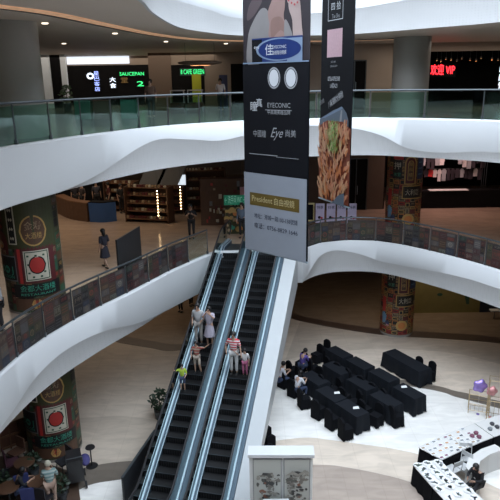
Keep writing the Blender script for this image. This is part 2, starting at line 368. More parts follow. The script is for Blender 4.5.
def deco_film(pr, w, h, i):
    r = random.Random(100 + i); C = fcols
    pr.rect(0, 0, w, h, film)
    x = .02
    pr.l += 1; L0 = pr.l
    while x < w - .12:
        cw = min(w - x - .02, r.uniform(.18, .42)); y = .02
        while y < h - .12:
            ch = min(h - y - .02, r.uniform(.15, .4)); pr.l = L0
            base = r.choice(['black', 'brown', 'maroon', 'black', 'green', 'grey', 'brown', 'blue', 'olive']); ink = r.choice(['tan', 'grey', 'tan', 'grey', 'cream', 'gold', 'grey', 'red'])
            pr.rect(x, y, x + cw - .02, y + ch - .02, C[base])
            k = r.random(); cx, cy = x + cw / 2 - .01, y + ch / 2 - .01
            if k < .25: pr.frame(x + .015, y + .015, x + cw - .035, y + ch - .035, .012, C[ink])
            if k < .6: pr.text(r.choice(signs), cx, cy, min(ch * .45, .14), C[ink], w=cw * .75)
            elif k < .8: pr.disc(cx, cy, min(cw, ch) * .36, C[ink], n=12); pr.disc(cx, cy, min(cw, ch) * .25, C[base], n=12); pr.text(r.choice('茶押酒发福'), cx, cy, min(cw, ch) * .3, C[ink])
            else:
                for q in range(3): pr.rect(x + .03, y + ch * (.2 + .22 * q), x + cw - .05, y + ch * (.2 + .22 * q) + .02, C[ink], q == 0)
            y += ch
        x += cw
i3 = [p for p in O3]
def sub(O, a, b):
    """points of O from nearest to a, to nearest to b (in order)"""
    na = min(range(len(O)), key=lambda i: (O[i][0] - a[0]) ** 2 + (O[i][1] - a[1]) ** 2); nb = min(range(len(O)), key=lambda i: (O[i][0] - b[0]) ** 2 + (O[i][1] - b[1]) ** 2)
    if na <= nb: return O[na:nb + 1]
    return O[na:] + O[:nb + 1]
railing(offset_path(sub(O3, (-6.45, 13), (.6, 24)), .08), L3, 'clear green glass balustrade on the curved left side of the upper level', gl, 1.35)
railing(offset_path(sub(O3, (.6, 24), (10.8, 18.5)), .08), L3, 'clear green glass balustrade on the curved right side of the upper level, behind the banners', gl, 2.3)
lp = sub(O2, (-6.6, 12), (-1.75, 24.2))
railing(offset_path(lp, .08), L2, 'glass balustrade with dark retro sign posters on the left side of the middle level', glc, 1.3, deco_film, clearlast=1)
railing(offset_path(sub(O2, (2.35, 24.75), (10.8, 18.5)), .08), L2, 'glass balustrade with retro sign posters on the right side of the middle level', glc, 1.3, deco_film)
# ------------------------------------------------------------------ columns
def cyl_fn(c, r, zb, org): return lambda x, y, d: (c[0] + (r + d) * math.sin(x / r) - org[0], c[1] - (r + d) * math.cos(x / r) - org[1], zb + y - org[2])
def ring_col(name, c, r, z0, z1, m, label):
    o = MB().lathe([(r, 0), (r, z1 - z0)], (0, 0, 0), m, 48).build(name, smooth=True); o.location = (c[0], c[1], z0)
    return tag(o, label, 'column')
def deco_left(o, c, r, zb, x0):
    C = cols; pr = Print(cyl_fn(c, r, zb, o.location), maxx=.12, step=.002); W = 1.35 * r
    pr.rect(x0 - 2.6, .02, x0 + 1.2, 3.95, C['olive']); b = pr.l
    # crowded small signs all round
    rr = random.Random(5); x = x0 - 2.5
    while x < x0 + .9:
        y = .06; cw = rr.uniform(.25, .45)
        while y < 3.8:
            ch = rr.uniform(.15, .4); pr.l = b
            base = rr.choice(['black', 'brown', 'maroon', 'green', 'black', 'olive']); ink = rr.choice(['tan', 'grey', 'gold', 'tan', 'red'])
            pr.rect(x, y, x + cw - .03, y + ch - .03, C[base])
            if rr.random() < .6: pr.text(rr.choice(signs), x + cw / 2, y + ch / 2, ch * .4, C[ink], w=cw * .7)
            y += ch
        x += cw
    pr.l = b + 3
    # green upper field, medallion, dotted strip
    pr.rect(x0 - .95, 2.15, x0 + .75, 3.9, C['olive'])
    pr.disc(x0 + .02, 2.72, .42, C['gold'], .5); pr.disc(x0 + .02, 2.72, .37, C['brown'], .45)
    pr.text('金寿', x0 + .02, 2.86, .24, C['tan'], w=.5); pr.text('大酒楼', x0 + .02, 2.55, .18, C['gold'], w=.5)
    pr.rect(x0 - .78, 2.3, x0 - .5, 3.6, C['cream']); pr.rect(x0 - .74, 2.34, x0 - .54, 3.56, C['black'])
    for k in range(4): pr.disc(x0 - .64, 2.5 + .3 * k, .07, C['cream']); pr.l -= 1
    # maroon arch on the left
    pr.l = b + 3
    pr.poly([(x0 - 1.75, 1.95)] + [(x0 - 1.3 - .45 * math.cos(PI * k / 10), 2.35 + .4 * math.sin(PI * k / 10)) for k in range(11)] + [(x0 - .85, 1.95)], C['maroon'])
    pr.disc(x0 - 1.25, 2.25, .22, C['tan'], .14); pr.disc(x0 - 1.2, 2.2, .1, C['orange']); pr.text('大世界', x0 - 1.3, 2.0, .13, C['tan'], w=.7)
    # dark green sign with pale letters
    pr.rect(x0 - 1.75, 1.08, x0 - .62, 1.92, C['grey']); pr.rect(x0 - 1.72, 1.12, x0 - .65, 1.88, C['black'])
    pr.text('TLO', x0 - 1.36, 1.45, .26, C['teal'], w=.48); pr.text('J', x0 - .76, 1.45, .26, C['teal']); pr.disc(x0 - 1.0, 1.46, .13, C['teal']); pr.disc(x0 - 1.0, 1.46, .08, C['black']); pr.text('KOWLOON', x0 - 1.15, 1.22, .12, C['teal'], w=.85)
    # red field, pale square with the red disc
    pr.l = b + 3
    pr.rect(x0 - .62, 1.0, x0 + .62, 2.2, C['maroon']); pr.rect(x0 - .55, 1.0, x0 - .45, 2.15, C['red'], True)
    pr.rect(x0 - .36, 1.08, x0 + .42, 2.08, C['cream']); pr.frame(x0 - .33, 1.11, x0 + .39, 2.05, .03, C['green'])
    for q in range(6):
        for p in range(5): 
            if (p + q) % 2: pr.rect(x0 - .27 + p * .12, 1.18 + q * .14, x0 - .2 + p * .12, 1.24 + q * .14, C['green'], False)
    pr.disc(x0 + .03, 1.6, .27, C['black'], .30); pr.disc(x0 + .03, 1.6, .23, C['red'], .26)
    # green name band
    pr.rect(x0 - .8, .55, x0 + .72, .98, C['black']); pr.text('金都大酒楼', x0 - .02, .82, .19, C['teal'], w=1.1); pr.text('RESTAURANT', x0 - .02, .63, .09, C['teal'], w=1.1)
    pr.rect(x0 - .8, .1, x0 + .72, .5, C['brown']); pr.disc(x0 - .1, .3, .17, C['gold']); pr.text('寿', x0 - .1, .3, .2, C['red'])
    g = pr.build('printed_wrap', o); g['label'] = 'printed wrap of old red and green shop signs'
def deco_right(o, c, r, zb, x0):
    C = cols; pr = Print(cyl_fn(c, r, zb, o.location), maxx=.12, step=.002)
    pr.rect(x0 - 1.5, .02, x0 + 1.9, 3.95, C['brown']); b = pr.l
    rr = random.Random(9); x = x0 - 1.45
    while x < x0 + 1.6:
        y = .05; cw = rr.uniform(.2, .34)
        while y < 3.8:
            ch = rr.uniform(.12, .3); pr.l = b
            base = rr.choice(['black', 'black', 'black', 'maroon', 'olive', 'black', 'brown']); ink = rr.choice(['gold', 'gold', 'tan', 'red', 'orange'])
            pr.rect(x, y, x + cw - .02, y + ch - .02, C[base])
            if rr.random() < .9: pr.frame(x + .01, y + .01, x + cw - .03, y + ch - .03, .028, C[ink])
            if rr.random() < .6: pr.text(rr.choice(signs), x + cw / 2, y + ch / 2, ch * .4, C[ink], w=cw * .6)
            y += ch
        x += cw
    pr.l = b + 3
    pr.rect(x0 - .05, 2.35, x0 + .55, 3.55, C['brown'])
    def arch(w, y0, y1, m): pr.poly([(x0 + .25 - w, y0), (x0 + .25 + w, y0)] + [(x0 + .25 + w * math.cos(PI * k / 10), y1 + w * math.sin(PI * k / 10)) for k in range(11)], m)
    arch(.28, 2.25, 3.3, C['gold']); arch(.22, 2.3, 3.3, C['maroon']); arch(.14, 2.45, 3.25, C['gold']); arch(.11, 2.48, 3.25, C['brown'])
    pr.text('龍', x0 + .25, 3.2, .16, C['gold']); pr.text('凤', x0 + .25, 2.95, .16, C['gold']); pr.text('楼', x0 + .25, 2.7, .16, C['gold'])
    pr.l = b + 3; pr.rect(x0 - .62, 2.5, x0 - .15, 3.4, C['black']); pr.text('押', x0 - .38, 3.1, .3, C['cream']); pr.text('冰室', x0 - .38, 2.7, .16, C['teal'], w=.35); pr.rect(x0 - .6, 3.42, x0 - .1, 3.8, C['red'])
    pr.rect(x0 + .6, 2.5, x0 + 1.1, 3.8, C['blue'])
    for k in range(4): pr.rect(x0 + .66, 2.7 + .28 * k, x0 + .9, 2.74 + .28 * k, C['sky'], k == 0)
    pr.l = b + 3; pr.rect(x0 - .1, 1.55, x0 + .9, 2.2, C['gold']); pr.rect(x0 - .05, 1.6, x0 + .9, 2.15, C['black']); pr.text('大利是', x0 + .4, 1.85, .25, C['cream'], w=.7)
    pr.rect(x0 - .85, 1.2, x0 - .62, 2.0, C['red']); pr.poly([(x0 - .85, .55), (x0 - .6, .6), (x0 - .55, 1.0), (x0 - .7, 1.2), (x0 - .88, 1.1)], C['sky']); pr.disc(x0 - .5, .62, .13, C['blue']); pr.disc(x0 - .48, .5, .08, C['pink'])
    pr.disc(x0 + .25, .55, .3, C['gold'], .28); pr.disc(x0 + .25, .55, .2, C['orange'], .18)
    g = pr.build('printed_wrap', o); g['label'] = 'printed wrap of gold and red old shop signs'
CL, CR = (-7.2, 18.75), (7.6, 28.6)
o = ring_col('column', CL, .93, L3, L4 - 1.55, colm, 'thick plain grey round column on the upper level at the far left')
o = ring_col('column', CL, .93, L2, L3 - 1.46, colm, 'round column wrapped in old shop sign prints on the left side of the middle level'); deco_left(o, CL, .93, L2 + .05, .42)
o = ring_col('column', CL, .93, 0, L2 - 1.42, colm, 'round column wrapped in old shop sign prints on the ground floor at the left'); deco_left(o, CL, .93, .1, .42)
o = ring_col('column', CR, .84, L3, L4 - 1.55, colm, 'plain grey round column on the upper level right of the banners')
o = ring_col('column', CR, .84, L2, L3 - 1.46, colm, 'round column wrapped in gold and red sign prints on the right side of the middle level'); deco_right(o, CR, .84, L2 + .05, -.2)
o = ring_col('column', CR, .84, 0, L2 - 1.42, colm, 'round column wrapped in gold and red sign prints on the ground floor at the right'); deco_right(o, CR, .84, .1, -.2)
# ------------------------------------------------------------------ escalators
AZ = math.radians(13.2); RUN = L2 / math.tan(math.radians(29.08))
TOP = Vector((.06, 24.64)); dirv = Vector((math.sin(AZ), math.cos(AZ))); latv = Vector((dirv.y, -dirv.x)); BOT = TOP - dirv * RUN
HS = .42; SEP = .78        # half step width, lateral distance of each unit's centre
LM = mat('escalator_step', (.006, .006, .007), .5, metal=.2); LE = mat('step_edge_line', (.06, .075, .09), .4, metal=.5)
deckm = mat('blue_grey_steel_deck', (.05, .078, .105), .42, metal=.35, var=.1, scale=4)
trimm = mat('pale_steel_trim', (.34, .42, .48), .35, metal=.3, var=.04)
sidew = mat('white_truss_cladding', (.43, .45, .46), .4, var=.05)
def slope(s): return 0 if s < 0 else (L2 if s > RUN else L2 * s / RUN)
def esc(center, label, wl, wr):
    b = BOT + latv * center; o = empty('escalator', (b.x, b.y, 0), -AZ, label, 'escalator', 'pair of escalators')
    S = [-1.7, -.3, 0, .25] + [RUN * k / 12 for k in range(1, 12)] + [RUN - .2, RUN, RUN + .3, RUN + 1.2]
    def sec(x0, x1, dz0, dz1, m, name, par=None, pts=S, label=None):
        mb = MB(); vs = []
        for s_ in pts:
            z = slope(s_); vs += [(x0, s_, z + dz0), (x1, s_, z + dz0), (x1, s_, z + dz1), (x0, s_, z + dz1)]
        n = len(pts); fs = [(0, 1, 2, 3), (4 * n - 1, 4 * n - 2, 4 * n - 3, 4 * n - 4)]
        for i in range(n - 1):
            a, c = 4 * i, 4 * i + 4
            fs += [(a, c, c + 1, a + 1), (a + 1, c + 1, c + 2, a + 2), (a + 2, c + 2, c + 3, a + 3), (a + 3, c + 3, c, a)]
        r = mb.add(vs, [tuple(reversed(f)) for f in fs], m).build(name, par or o)
        if label: r['label'] = label
        return r
    St = [s for s in S if s >= 0 and s <= RUN]
    sec(-HS - wl, HS + wr, -.95, -.35, blkp, 'truss', pts=[0] + St[2:-1] + [RUN])
    # steps
    n = 28; d = RUN / n; h = L2 / n; base = None
    for k in range(n):
        if base is None:
            mb = MB(); mb.box((0, d / 2, h - .11), (2 * HS - .02, d, .22), LM)
            mb.box((0, .012, h + .002), (2 * HS - .03, .02, .006), LE)
            for q in range(9): mb.box((-HS + .09 + q * .083, -.004, h * .45), (.03, .006, h * .8), rubber)
            st = mb.build('step', o); base = st
        else: st = base.copy(); COL.objects.link(st)
        st.parent = o; st.location = (0, k * d, k * h - .005)
    for s_, z, nm in ((-.85, .012, 'lower_landing_plate'), (RUN + .55, L2 + .012, 'upper_landing_plate')):
        MB().box((0, s_, z), (2 * HS, 1.3 if s_ < 0 else 1.1, .02), darksteel).build(nm, o)
    for sd, wd in ((-1, wl), (1, wr)):
        x0, x1 = (-HS - wd, -HS) if sd < 0 else (HS, HS + wd)
        sec(x0, x1, -.35, .16, deckm, 'skirt_deck', label='blue grey steel deck beside the steps')
        xin = -HS - .02 if sd < 0 else HS
        sec(xin, xin + .02, .16, .20, trimm, 'inner_trim')
        xc = sd * (HS + .13)
        sec(xc - .035, xc + .035, .16, .24, trimm, 'glass_base')
        g = sec(xc - .006, xc + .006, .24, 1.0, glc, 'balustrade_glass', pts=S[1:-1] + [RUN + .9])
        pts = []
        for q in range(7): a = -PI / 2 + PI * q / 6; pts.append((xc, -1.35 - .3 * math.cos(a), .72 + .3 * math.sin(a)))
        pts += [(xc, s_, slope(s_) + 1.02) for s_ in [-.6, -.2, .1] + St[3:-1] + [RUN + .25, RUN + .7, RUN + 1.3]]
        for q in range(1, 7): a = PI / 2 - PI * q / 6; pts.append((xc, RUN + 1.3 + .3 * math.cos(a), L2 + .72 + .3 * math.sin(a)))
        MB().tube(pts, .036, rubber, 8).build('handrail', o, True)
    return o
eA = esc(-SEP, 'left escalator of the pair with black steps and blue grey steel sides', .34, .36)
eB = esc(SEP, 'right escalator of the pair with black steps, beside the broad white side panel', .36, .30)
def escpt(center, s, x=0): p = BOT + latv * (center + x) + dirv * s; k = math.floor(s / (RUN / 28)); return Vector((p.x, p.y, (k + 1) * L2 / 28 - .003))
# broad white cladding on the right of the pair, dark cladding on the left
def cladding(x0, x1, zb, zt, m, name, label, s0=-1.7, s1=RUN + .01):
    b = BOT; mb = MB(); vs = []; pts = [s0, 0, RUN, s1]
    for s_ in pts:
        z = slope(s_); lo = max(0, z + zb) if s_ < RUN else L2 - 1.42
        for x in ((x0, lo), (x1, lo), (x1, z + zt), (x0, z + zt)):
            p = BOT + latv * x[0] + dirv * s_; vs.append((p.x, p.y, x[1]))
    fs = [(0, 1, 2, 3), (15, 14, 13, 12)]
    for i in range(3):
        a, c = 4 * i, 4 * i + 4
        fs += [(a, c, c + 1, a + 1), (a + 1, c + 1, c + 2, a + 2), (a + 2, c + 2, c + 3, a + 3), (a + 3, c + 3, c, a)]
    mb.add(vs, [tuple(reversed(f)) for f in fs], m); return tag(mb.build(name), label, 'cladding')
cladding(SEP + HS + .31, SEP + HS + .83, -1.0, .12, sidew, 'escalator_side_panel', 'broad white sloping panel along the right side of the escalators')
cladding(-SEP - HS - .38, -SEP - HS - .35, -1.0, -.02, darksteel, 'escalator_side_panel', 'dark sloping steel panel along the left side of the escalators')
p1, p2, p3 = P(122, 500, .0), P(158, 428, 0), P(140, 500, 0)
# dark hoarding standing left of the escalator foot
a = Vector(P(122, 478, 1.24)[:2]); b = Vector(P(155, 430, 1.24)[:2]); t = (b - a).normalized(); nn = Vector((t.y, -t.x))
hb = MB(); ang = math.atan2(t.y, t.x); c = (a + b) / 2
hb.box((c.x, c.y, .62), ((b - a).length, .06, 1.24), blkp, ang).box((c.x, c.y, 1.25), ((b - a).length, .08, .02), darksteel, ang)
tag(hb.build('hoarding_board'), 'dark low hoarding board standing left of the escalator foot', 'hoarding')
# plate joining escalator heads to the landing, left glass end panels
# ------------------------------------------------------------------ hanging banners
bb = mat('banner_black', (.006, .0065, .009), .6, var=.2, spec=.15); bgm = mat('banner_grey', (.25, .275, .32), .4, var=.05); gold = mat('banner_gold', (.11, .075, .015), .45); wtx = mat('banner_white_ink', (.50, .52, .55), .5)
gtx = mat('banner_grey_ink', (.27, .28, .30), .5); ntx = mat('banner_navy_ink', (.02, .025, .05), .5); goldt = mat('banner_gold_ink', (.45, .38, .2), .5)
skin = mat('banner_skin', (.24, .155, .14), .5, var=.12); skin2 = mat('banner_skin_light', (.33, .255, .24), .5, var=.1); hairp = mat('banner_hair', (.02, .015, .02), .6); lensb = mat('banner_lens_blue', (.012, .028, .12), .35); sky = mat('banner_sky_blue', (.17, .23, .33), .4)
nail = mat('banner_nail_red', (.35, .04, .05), .4); robe = mat('banner_robe', (.19, .18, .18), .5, var=.15)
A1, B1 = P(247, 247.5, 8.4), P(307.5, 262, 8.4)
def banner(A, B, ztop, zbot, label, paint):
    c = (A + B) / 2; o = empty('hanging_banner', (c.x, c.y, zbot), 0, label, 'banner'); f0 = plane_fn(A, B)
    w = (Vector(B[:2]) - Vector(A[:2])).length
    f = lambda x, y, d: (lambda q: (q[0] - c.x, q[1] - c.y, q[2] - zbot))(f0(x, y, d))
    mb = MB(); vs = [f(x, y, d) for d in (-.01, .0) for x, y in ((0, zbot), (w, zbot), (w, ztop), (0, ztop))]
    mb.add(vs, [(3, 2, 1, 0), (4, 5, 6, 7), (0, 1, 5, 4), (1, 2, 6, 5), (2, 3, 7, 6), (3, 0, 4, 7)], bb); mb.build('cloth', o)
    pr = Print(f, step=.0015); paint(pr, w); pr.build('print', o)
    MB().tube([f(0, zbot - .02, 0), f(w, zbot - .02, 0)], .025, trimm, 8).build('bottom_rod', o, True)
    MB().tube([f(0, ztop, 0), f(w, ztop, 0)], .03, trimm, 8).build('top_rod', o, True)
    for x in (.15, w - .15): MB().tube([f(x, ztop, 0), f(x, 20.99, 0)], .008, darksteel, 6).build('cable', o)
    return o
def paint1(pr, w):
    q = lambda u, v: plane_px(A1, B1, u, v)
    # upper photograph: grey robe, neck, forearm
    zt = 17.5
    pr.rect(0, q(278, 61)[1], w, zt, hairp)
    S = lambda *p: catmull([q(*a) for a in p], 4, True)
    pr.poly(S((247.5, 64), (248, 38), (252, 24), (261, 9), (268, 11), (271, 28), (272, 38), (262, 62)), robe)
    pr.poly(S((247, 20), (249, 6), (256, -4), (262, 0), (259, 8), (252, 18)), mat('banner_hair_brown', (.07, .05, .055), .6))
    pr.poly(S((270, 38), (269.5, 24), (268, 12), (272, 0), (273, -8), (284, -8), (285, 6), (284, 18), (289, 38)), skin)
    pr.poly(S((271, 22), (276, 17), (283, 19), (289, 38), (281, 30), (272, 38)), mat('banner_skin_deep', (.19, .115, .10), .5, var=.12))
    pr.poly(S((285, 20), (289, 24), (293, 38), (285, 38)), robe)
    pr.poly(S((294, 38), (292.5, 20), (289, 8), (290, -2), (299, -2), (301, 8), (302, 24), (302.5, 38)), skin2)
    for k, (u, v) in enumerate(((289, -1), (292, 1.5), (295, 3), (298, 1))): pr.disc(*q(u, v), .045, skin2, .09); pr.disc(*q(u, v + 1.4), .025, nail)
    # lens box
    x0, z1 = q(252.5, 37); x1, z0 = q(303, 61.5)
    z1 = q(278, 37)[1]; z0 = q(278, 61.5)[1]
    pr.rect(x0, z0, x1, z1, lensb); pr.rect(x0, z0, x0 + .33, z1 - .03, bb)
    pr.poly([(x1 - .45, z1 - .04), (x1, z1 - .04), (x1, z0), (x1 - .45, z0)], sky)
    pr.disc((x0 + x1) / 2 + .06, (z0 + z1) / 2, .70, sky, (z1 - z0) * .47, n=36)
    cx, cz = (x0 + x1) / 2, (z0 + z1) / 2
    pr.disc(cx + .09, cz, .66, lensb, (z1 - z0) * .42, n=36)
    pr.text('佳', cx - .22, cz - .02, .22, wtx); pr.text('EYECONIC', cx + .1, cz + .05, .08, wtx, w=.42); pr.text('佳视隐形眼镜', cx + .1, cz - .08, .08, wtx, w=.42); pr.text('eye', x0 + .16, z1 - .2, .1, wtx)
    pr.rect(0, z0 - .03, w, z0, sky)
    za = z0 - .05
    pr.rect(0, q(247, 171)[1], w, za, bb)
    
    for u in (275, 292):
        x, z = q(u, 78); pr.disc(x, z, .20, gtx, .25); pr.disc(x, z, .17, bb, .215); pr.disc(x, z, .15, wtx, .20)
    t = lambda s, u, v, h, m, w=None, **k: pr.text(s, *q(u, v), h, m, w=w, **k)
    t('瞳', 255, 107, .20, wtx); t('真', 260.5, 103.5, .18, wtx)
    t('EYECONIC', 280, 105.5, .13, gtx, w=.72); x, z = q(266.5, 110); pr.rect(x, z, x + .85, z + .012, gtx); t('中高端美瞳品牌', 280, 112.5, .10, gtx, w=.72)
    t('中國瞳', 261, 134, .15, gtx, w=.42); t('Eye', 277.5, 133, .27, gtx, w=.40, shear=.5); t('尚美', 292, 134, .15, gtx, w=.32)
    x, z = q(251, 153.5); pr.rect(x, z, x + .95, z + .02, gtx); x, z = q(278, 157); pr.rect(x, z, x + .7, z + .012, gtx)
    zg = q(247, 171.5)[1]
    pr.rect(0, 8.4, w, zg, bgm)
    x0, zz = q(251.5, 191.5); x1, zy = q(301, 209.5); pr.rect(x0, q(251.5, 204)[1], x1, zz, gold)
    zc = (zz + q(251.5, 204)[1]) / 2
    pr.text('President', x0 + .42, zc + .01, .17, goldt, w=.70); pr.text('自由視鏡', x0 + 1.16, zc, .16, goldt, w=.66)
    t('地址：港城一路100-138號鋪', 277, 219, .12, ntx, w=1.45); t('电话：0756-8829 1646', 277, 229, .13, ntx, w=1.45)
banner(A1, B1, 17.5, 8.4, 'wide black and grey hanging banner for an eye shop in front of the escalator top', paint1)
A2, B2 = P(319, 197, 9.45), P(349, 207, 9.45)
def paint2(pr, w):
    q = lambda u, v: plane_px(A2, B2, u, v); t = lambda s, u, v, h, m, w=None, **k: pr.text(s, *q(u, v), h, m, w=w, **k)
    x0, z0 = q(328, 21); x1, z1 = q(343.5, -3); z0 = q(336, 20)[1]; z1 = q(336, -4)[1]
    pr.frame(x0, z0, x1, z1, .018, wtx); t('四 拾', 336, 6.5, .17, wtx, w=.46); t('Tse Shu', 336, 16, .12, gtx, w=.38)
    x0 = q(327.5, 40)[0]; x1 = q(342.5, 40)[0]; pr.rect(x0, q(335, 57)[1], x1, q(335, 29)[1], mat('banner_pale_pink', (.55, .36, .40), .5, var=.15, scale=20))
    t('AD 380', 333.5, 62, .06, gtx, w=.24); t('@tseshu2014', 334, 66, .06, gtx, w=.34)
    t('0756-8783308', 334, 79, .13, wtx, w=.60); t('L4层A23', 334, 86, .12, wtx, w=.36)
    r = .42; t('四拾', 322.5, 102, .11, gtx, rot=r); t('八味海鲜大排档!', 336, 100, .17, wtx, w=.80, rot=r)
    # the dish: prawns heaped under green herbs in a dark bowl
    zt = q(334, 122)[1]; zbm = 9.47
    pr.poly([q(320, 119), q(334, 110), q(343, 107), q(347, 113), q(349, 121), q(349, 135), q(320, 135)], mat('bowl_rim', (.10, .13, .17), .4))
    pr.poly([q(321, 118.5), q(342, 106.5), q(343.5, 108.5), q(326, 117.5)], sky); pr.poly([q(340, 122), q(341.5, 110), q(343, 110), q(342, 122)], gtx)
    food = [mat('prawn_orange', (.55, .19, .07), .4, var=.3, scale=20), mat('prawn_pale', (.58, .32, .18), .4, var=.3, scale=20), mat('prawn_dark', (.20, .05, .025), .4, var=.3, scale=20), mat('prawn_peach', (.55, .24, .14), .4, var=.2, scale=20)]
    pr.rect(.0, zbm, w, q(334, 127)[1], food[2]); pr.poly([(0, q(334, 127)[1]), (w, q(334, 127)[1]), (w * .75, q(336, 121)[1]), (w * .25, q(334, 121)[1])], food[2])
    rr = random.Random(3); zt = q(334, 124)[1]
    for k in range(240):
        x = rr.uniform(.05, w - .05); z = rr.uniform(zbm + .08, zt); a = (x / w - .5) * -1.3 + rr.uniform(-.5, .5) + (0 if z < 11 else 1.2 * (x / w - .5)); l = rr.uniform(.09, .2); ww = rr.uniform(.03, .05)
        pts = []
        for j in range(12):
            b_ = 2 * PI * j / 12; px, pz = ww * math.cos(b_), l * math.sin(b_); px += .04 * (pz / l) ** 2
            X_ = x + px * math.cos(a) - pz * math.sin(a); Z_ = z + px * math.sin(a) + pz * math.cos(a); pts.append((min(w, max(0, X_)), max(zbm, Z_)))
        pr.poly(pts, food[k % 4] if k % 4 != 2 else food[1]); pr.l -= .8
    pr.l += 1; gr = [mat('herb_green', (.14, .34, .06), .5), mat('herb_light', (.40, .56, .22), .5)]
    for k in range(230):
        x = rr.gauss(w * .56, .13); z = rr.uniform(q(334, 152)[1], q(334, 123)[1]); a = rr.uniform(-.8, .8); l = rr.uniform(.05, .13)
        pr.poly([(x, z), (x + .014, z), (x + .014 + l * math.sin(a), z + l * math.cos(a)), (x + l * math.sin(a), z + l * math.cos(a))], gr[k % 2]); pr.l -= .8
    pr.l += 2; pr.poly([(w, zbm), (w, zbm + .38), (w * .8, zbm + .25), (w * .62, zbm)], mat('bowl_rim', (.1, .13, .17)))
banner(A2, B2, 17.2, 9.45, 'narrow black hanging banner with a prawn dish, right of the wide banner', paint2)
# ------------------------------------------------------------------ people
skinm = mat('skin', (.45, .28, .20), .55, var=.05); hairm = mat('black_hair', (.012, .01, .01), .5); shoem = mat('dark_shoe', (.02, .02, .02), .5)
def skinmesh(name, vs, es, rad, m, parent, sub=1):
    me = bpy.data.meshes.new('s'); me.from_pydata([tuple(v) for v in vs], es, []); ob = bpy.data.objects.new('s', me); COL.objects.link(ob)
    md = ob.modifiers.new('skin', 'SKIN'); md.use_smooth_shade = True
    for i, r in enumerate(rad): me.skin_vertices[0].data[i].radius = (r, r) if not isinstance(r, tuple) else r
    me.skin_vertices[0].data[0].use_root = True
    sb = ob.modifiers.new('sub', 'SUBSURF'); sb.levels = sub; sb.render_levels = sub
    dg = bpy.context.evaluated_depsgraph_get(); dg.update(); m2 = bpy.data.meshes.new_from_object(ob.evaluated_get(dg)); bpy.data.objects.remove(ob)
    m2.name = name; m2.materials.clear(); m2.materials.append(m)
    for p in m2.polygons: p.use_smooth = True; p.material_index = 0
    o = bpy.data.objects.new(name, m2); COL.objects.link(o); o.parent = parent; return o
BASE = dict(pel=(0, 0, .93), wai=(0, 0, 1.08), che=(0, 0, 1.30), nec=(0, 0, 1.45), hb=(0, .01, 1.53), hd=(0, .03, 1.62), tp=(0, .02, 1.70),
    hipL=(-.10, 0, .90), hipR=(.10, 0, .90), knL=(-.10, .03, .49), knR=(.10, .03, .49), anL=(-.10, -.01, .08), anR=(.10, -.01, .08), shL=(-.18, 0, 1.40), shR=(.18, 0, 1.40),
    elL=(-.23, -.03, 1.12), elR=(.23, -.03, 1.12), wrL=(-.24, .05, .88), wrR=(.24, .05, .88))
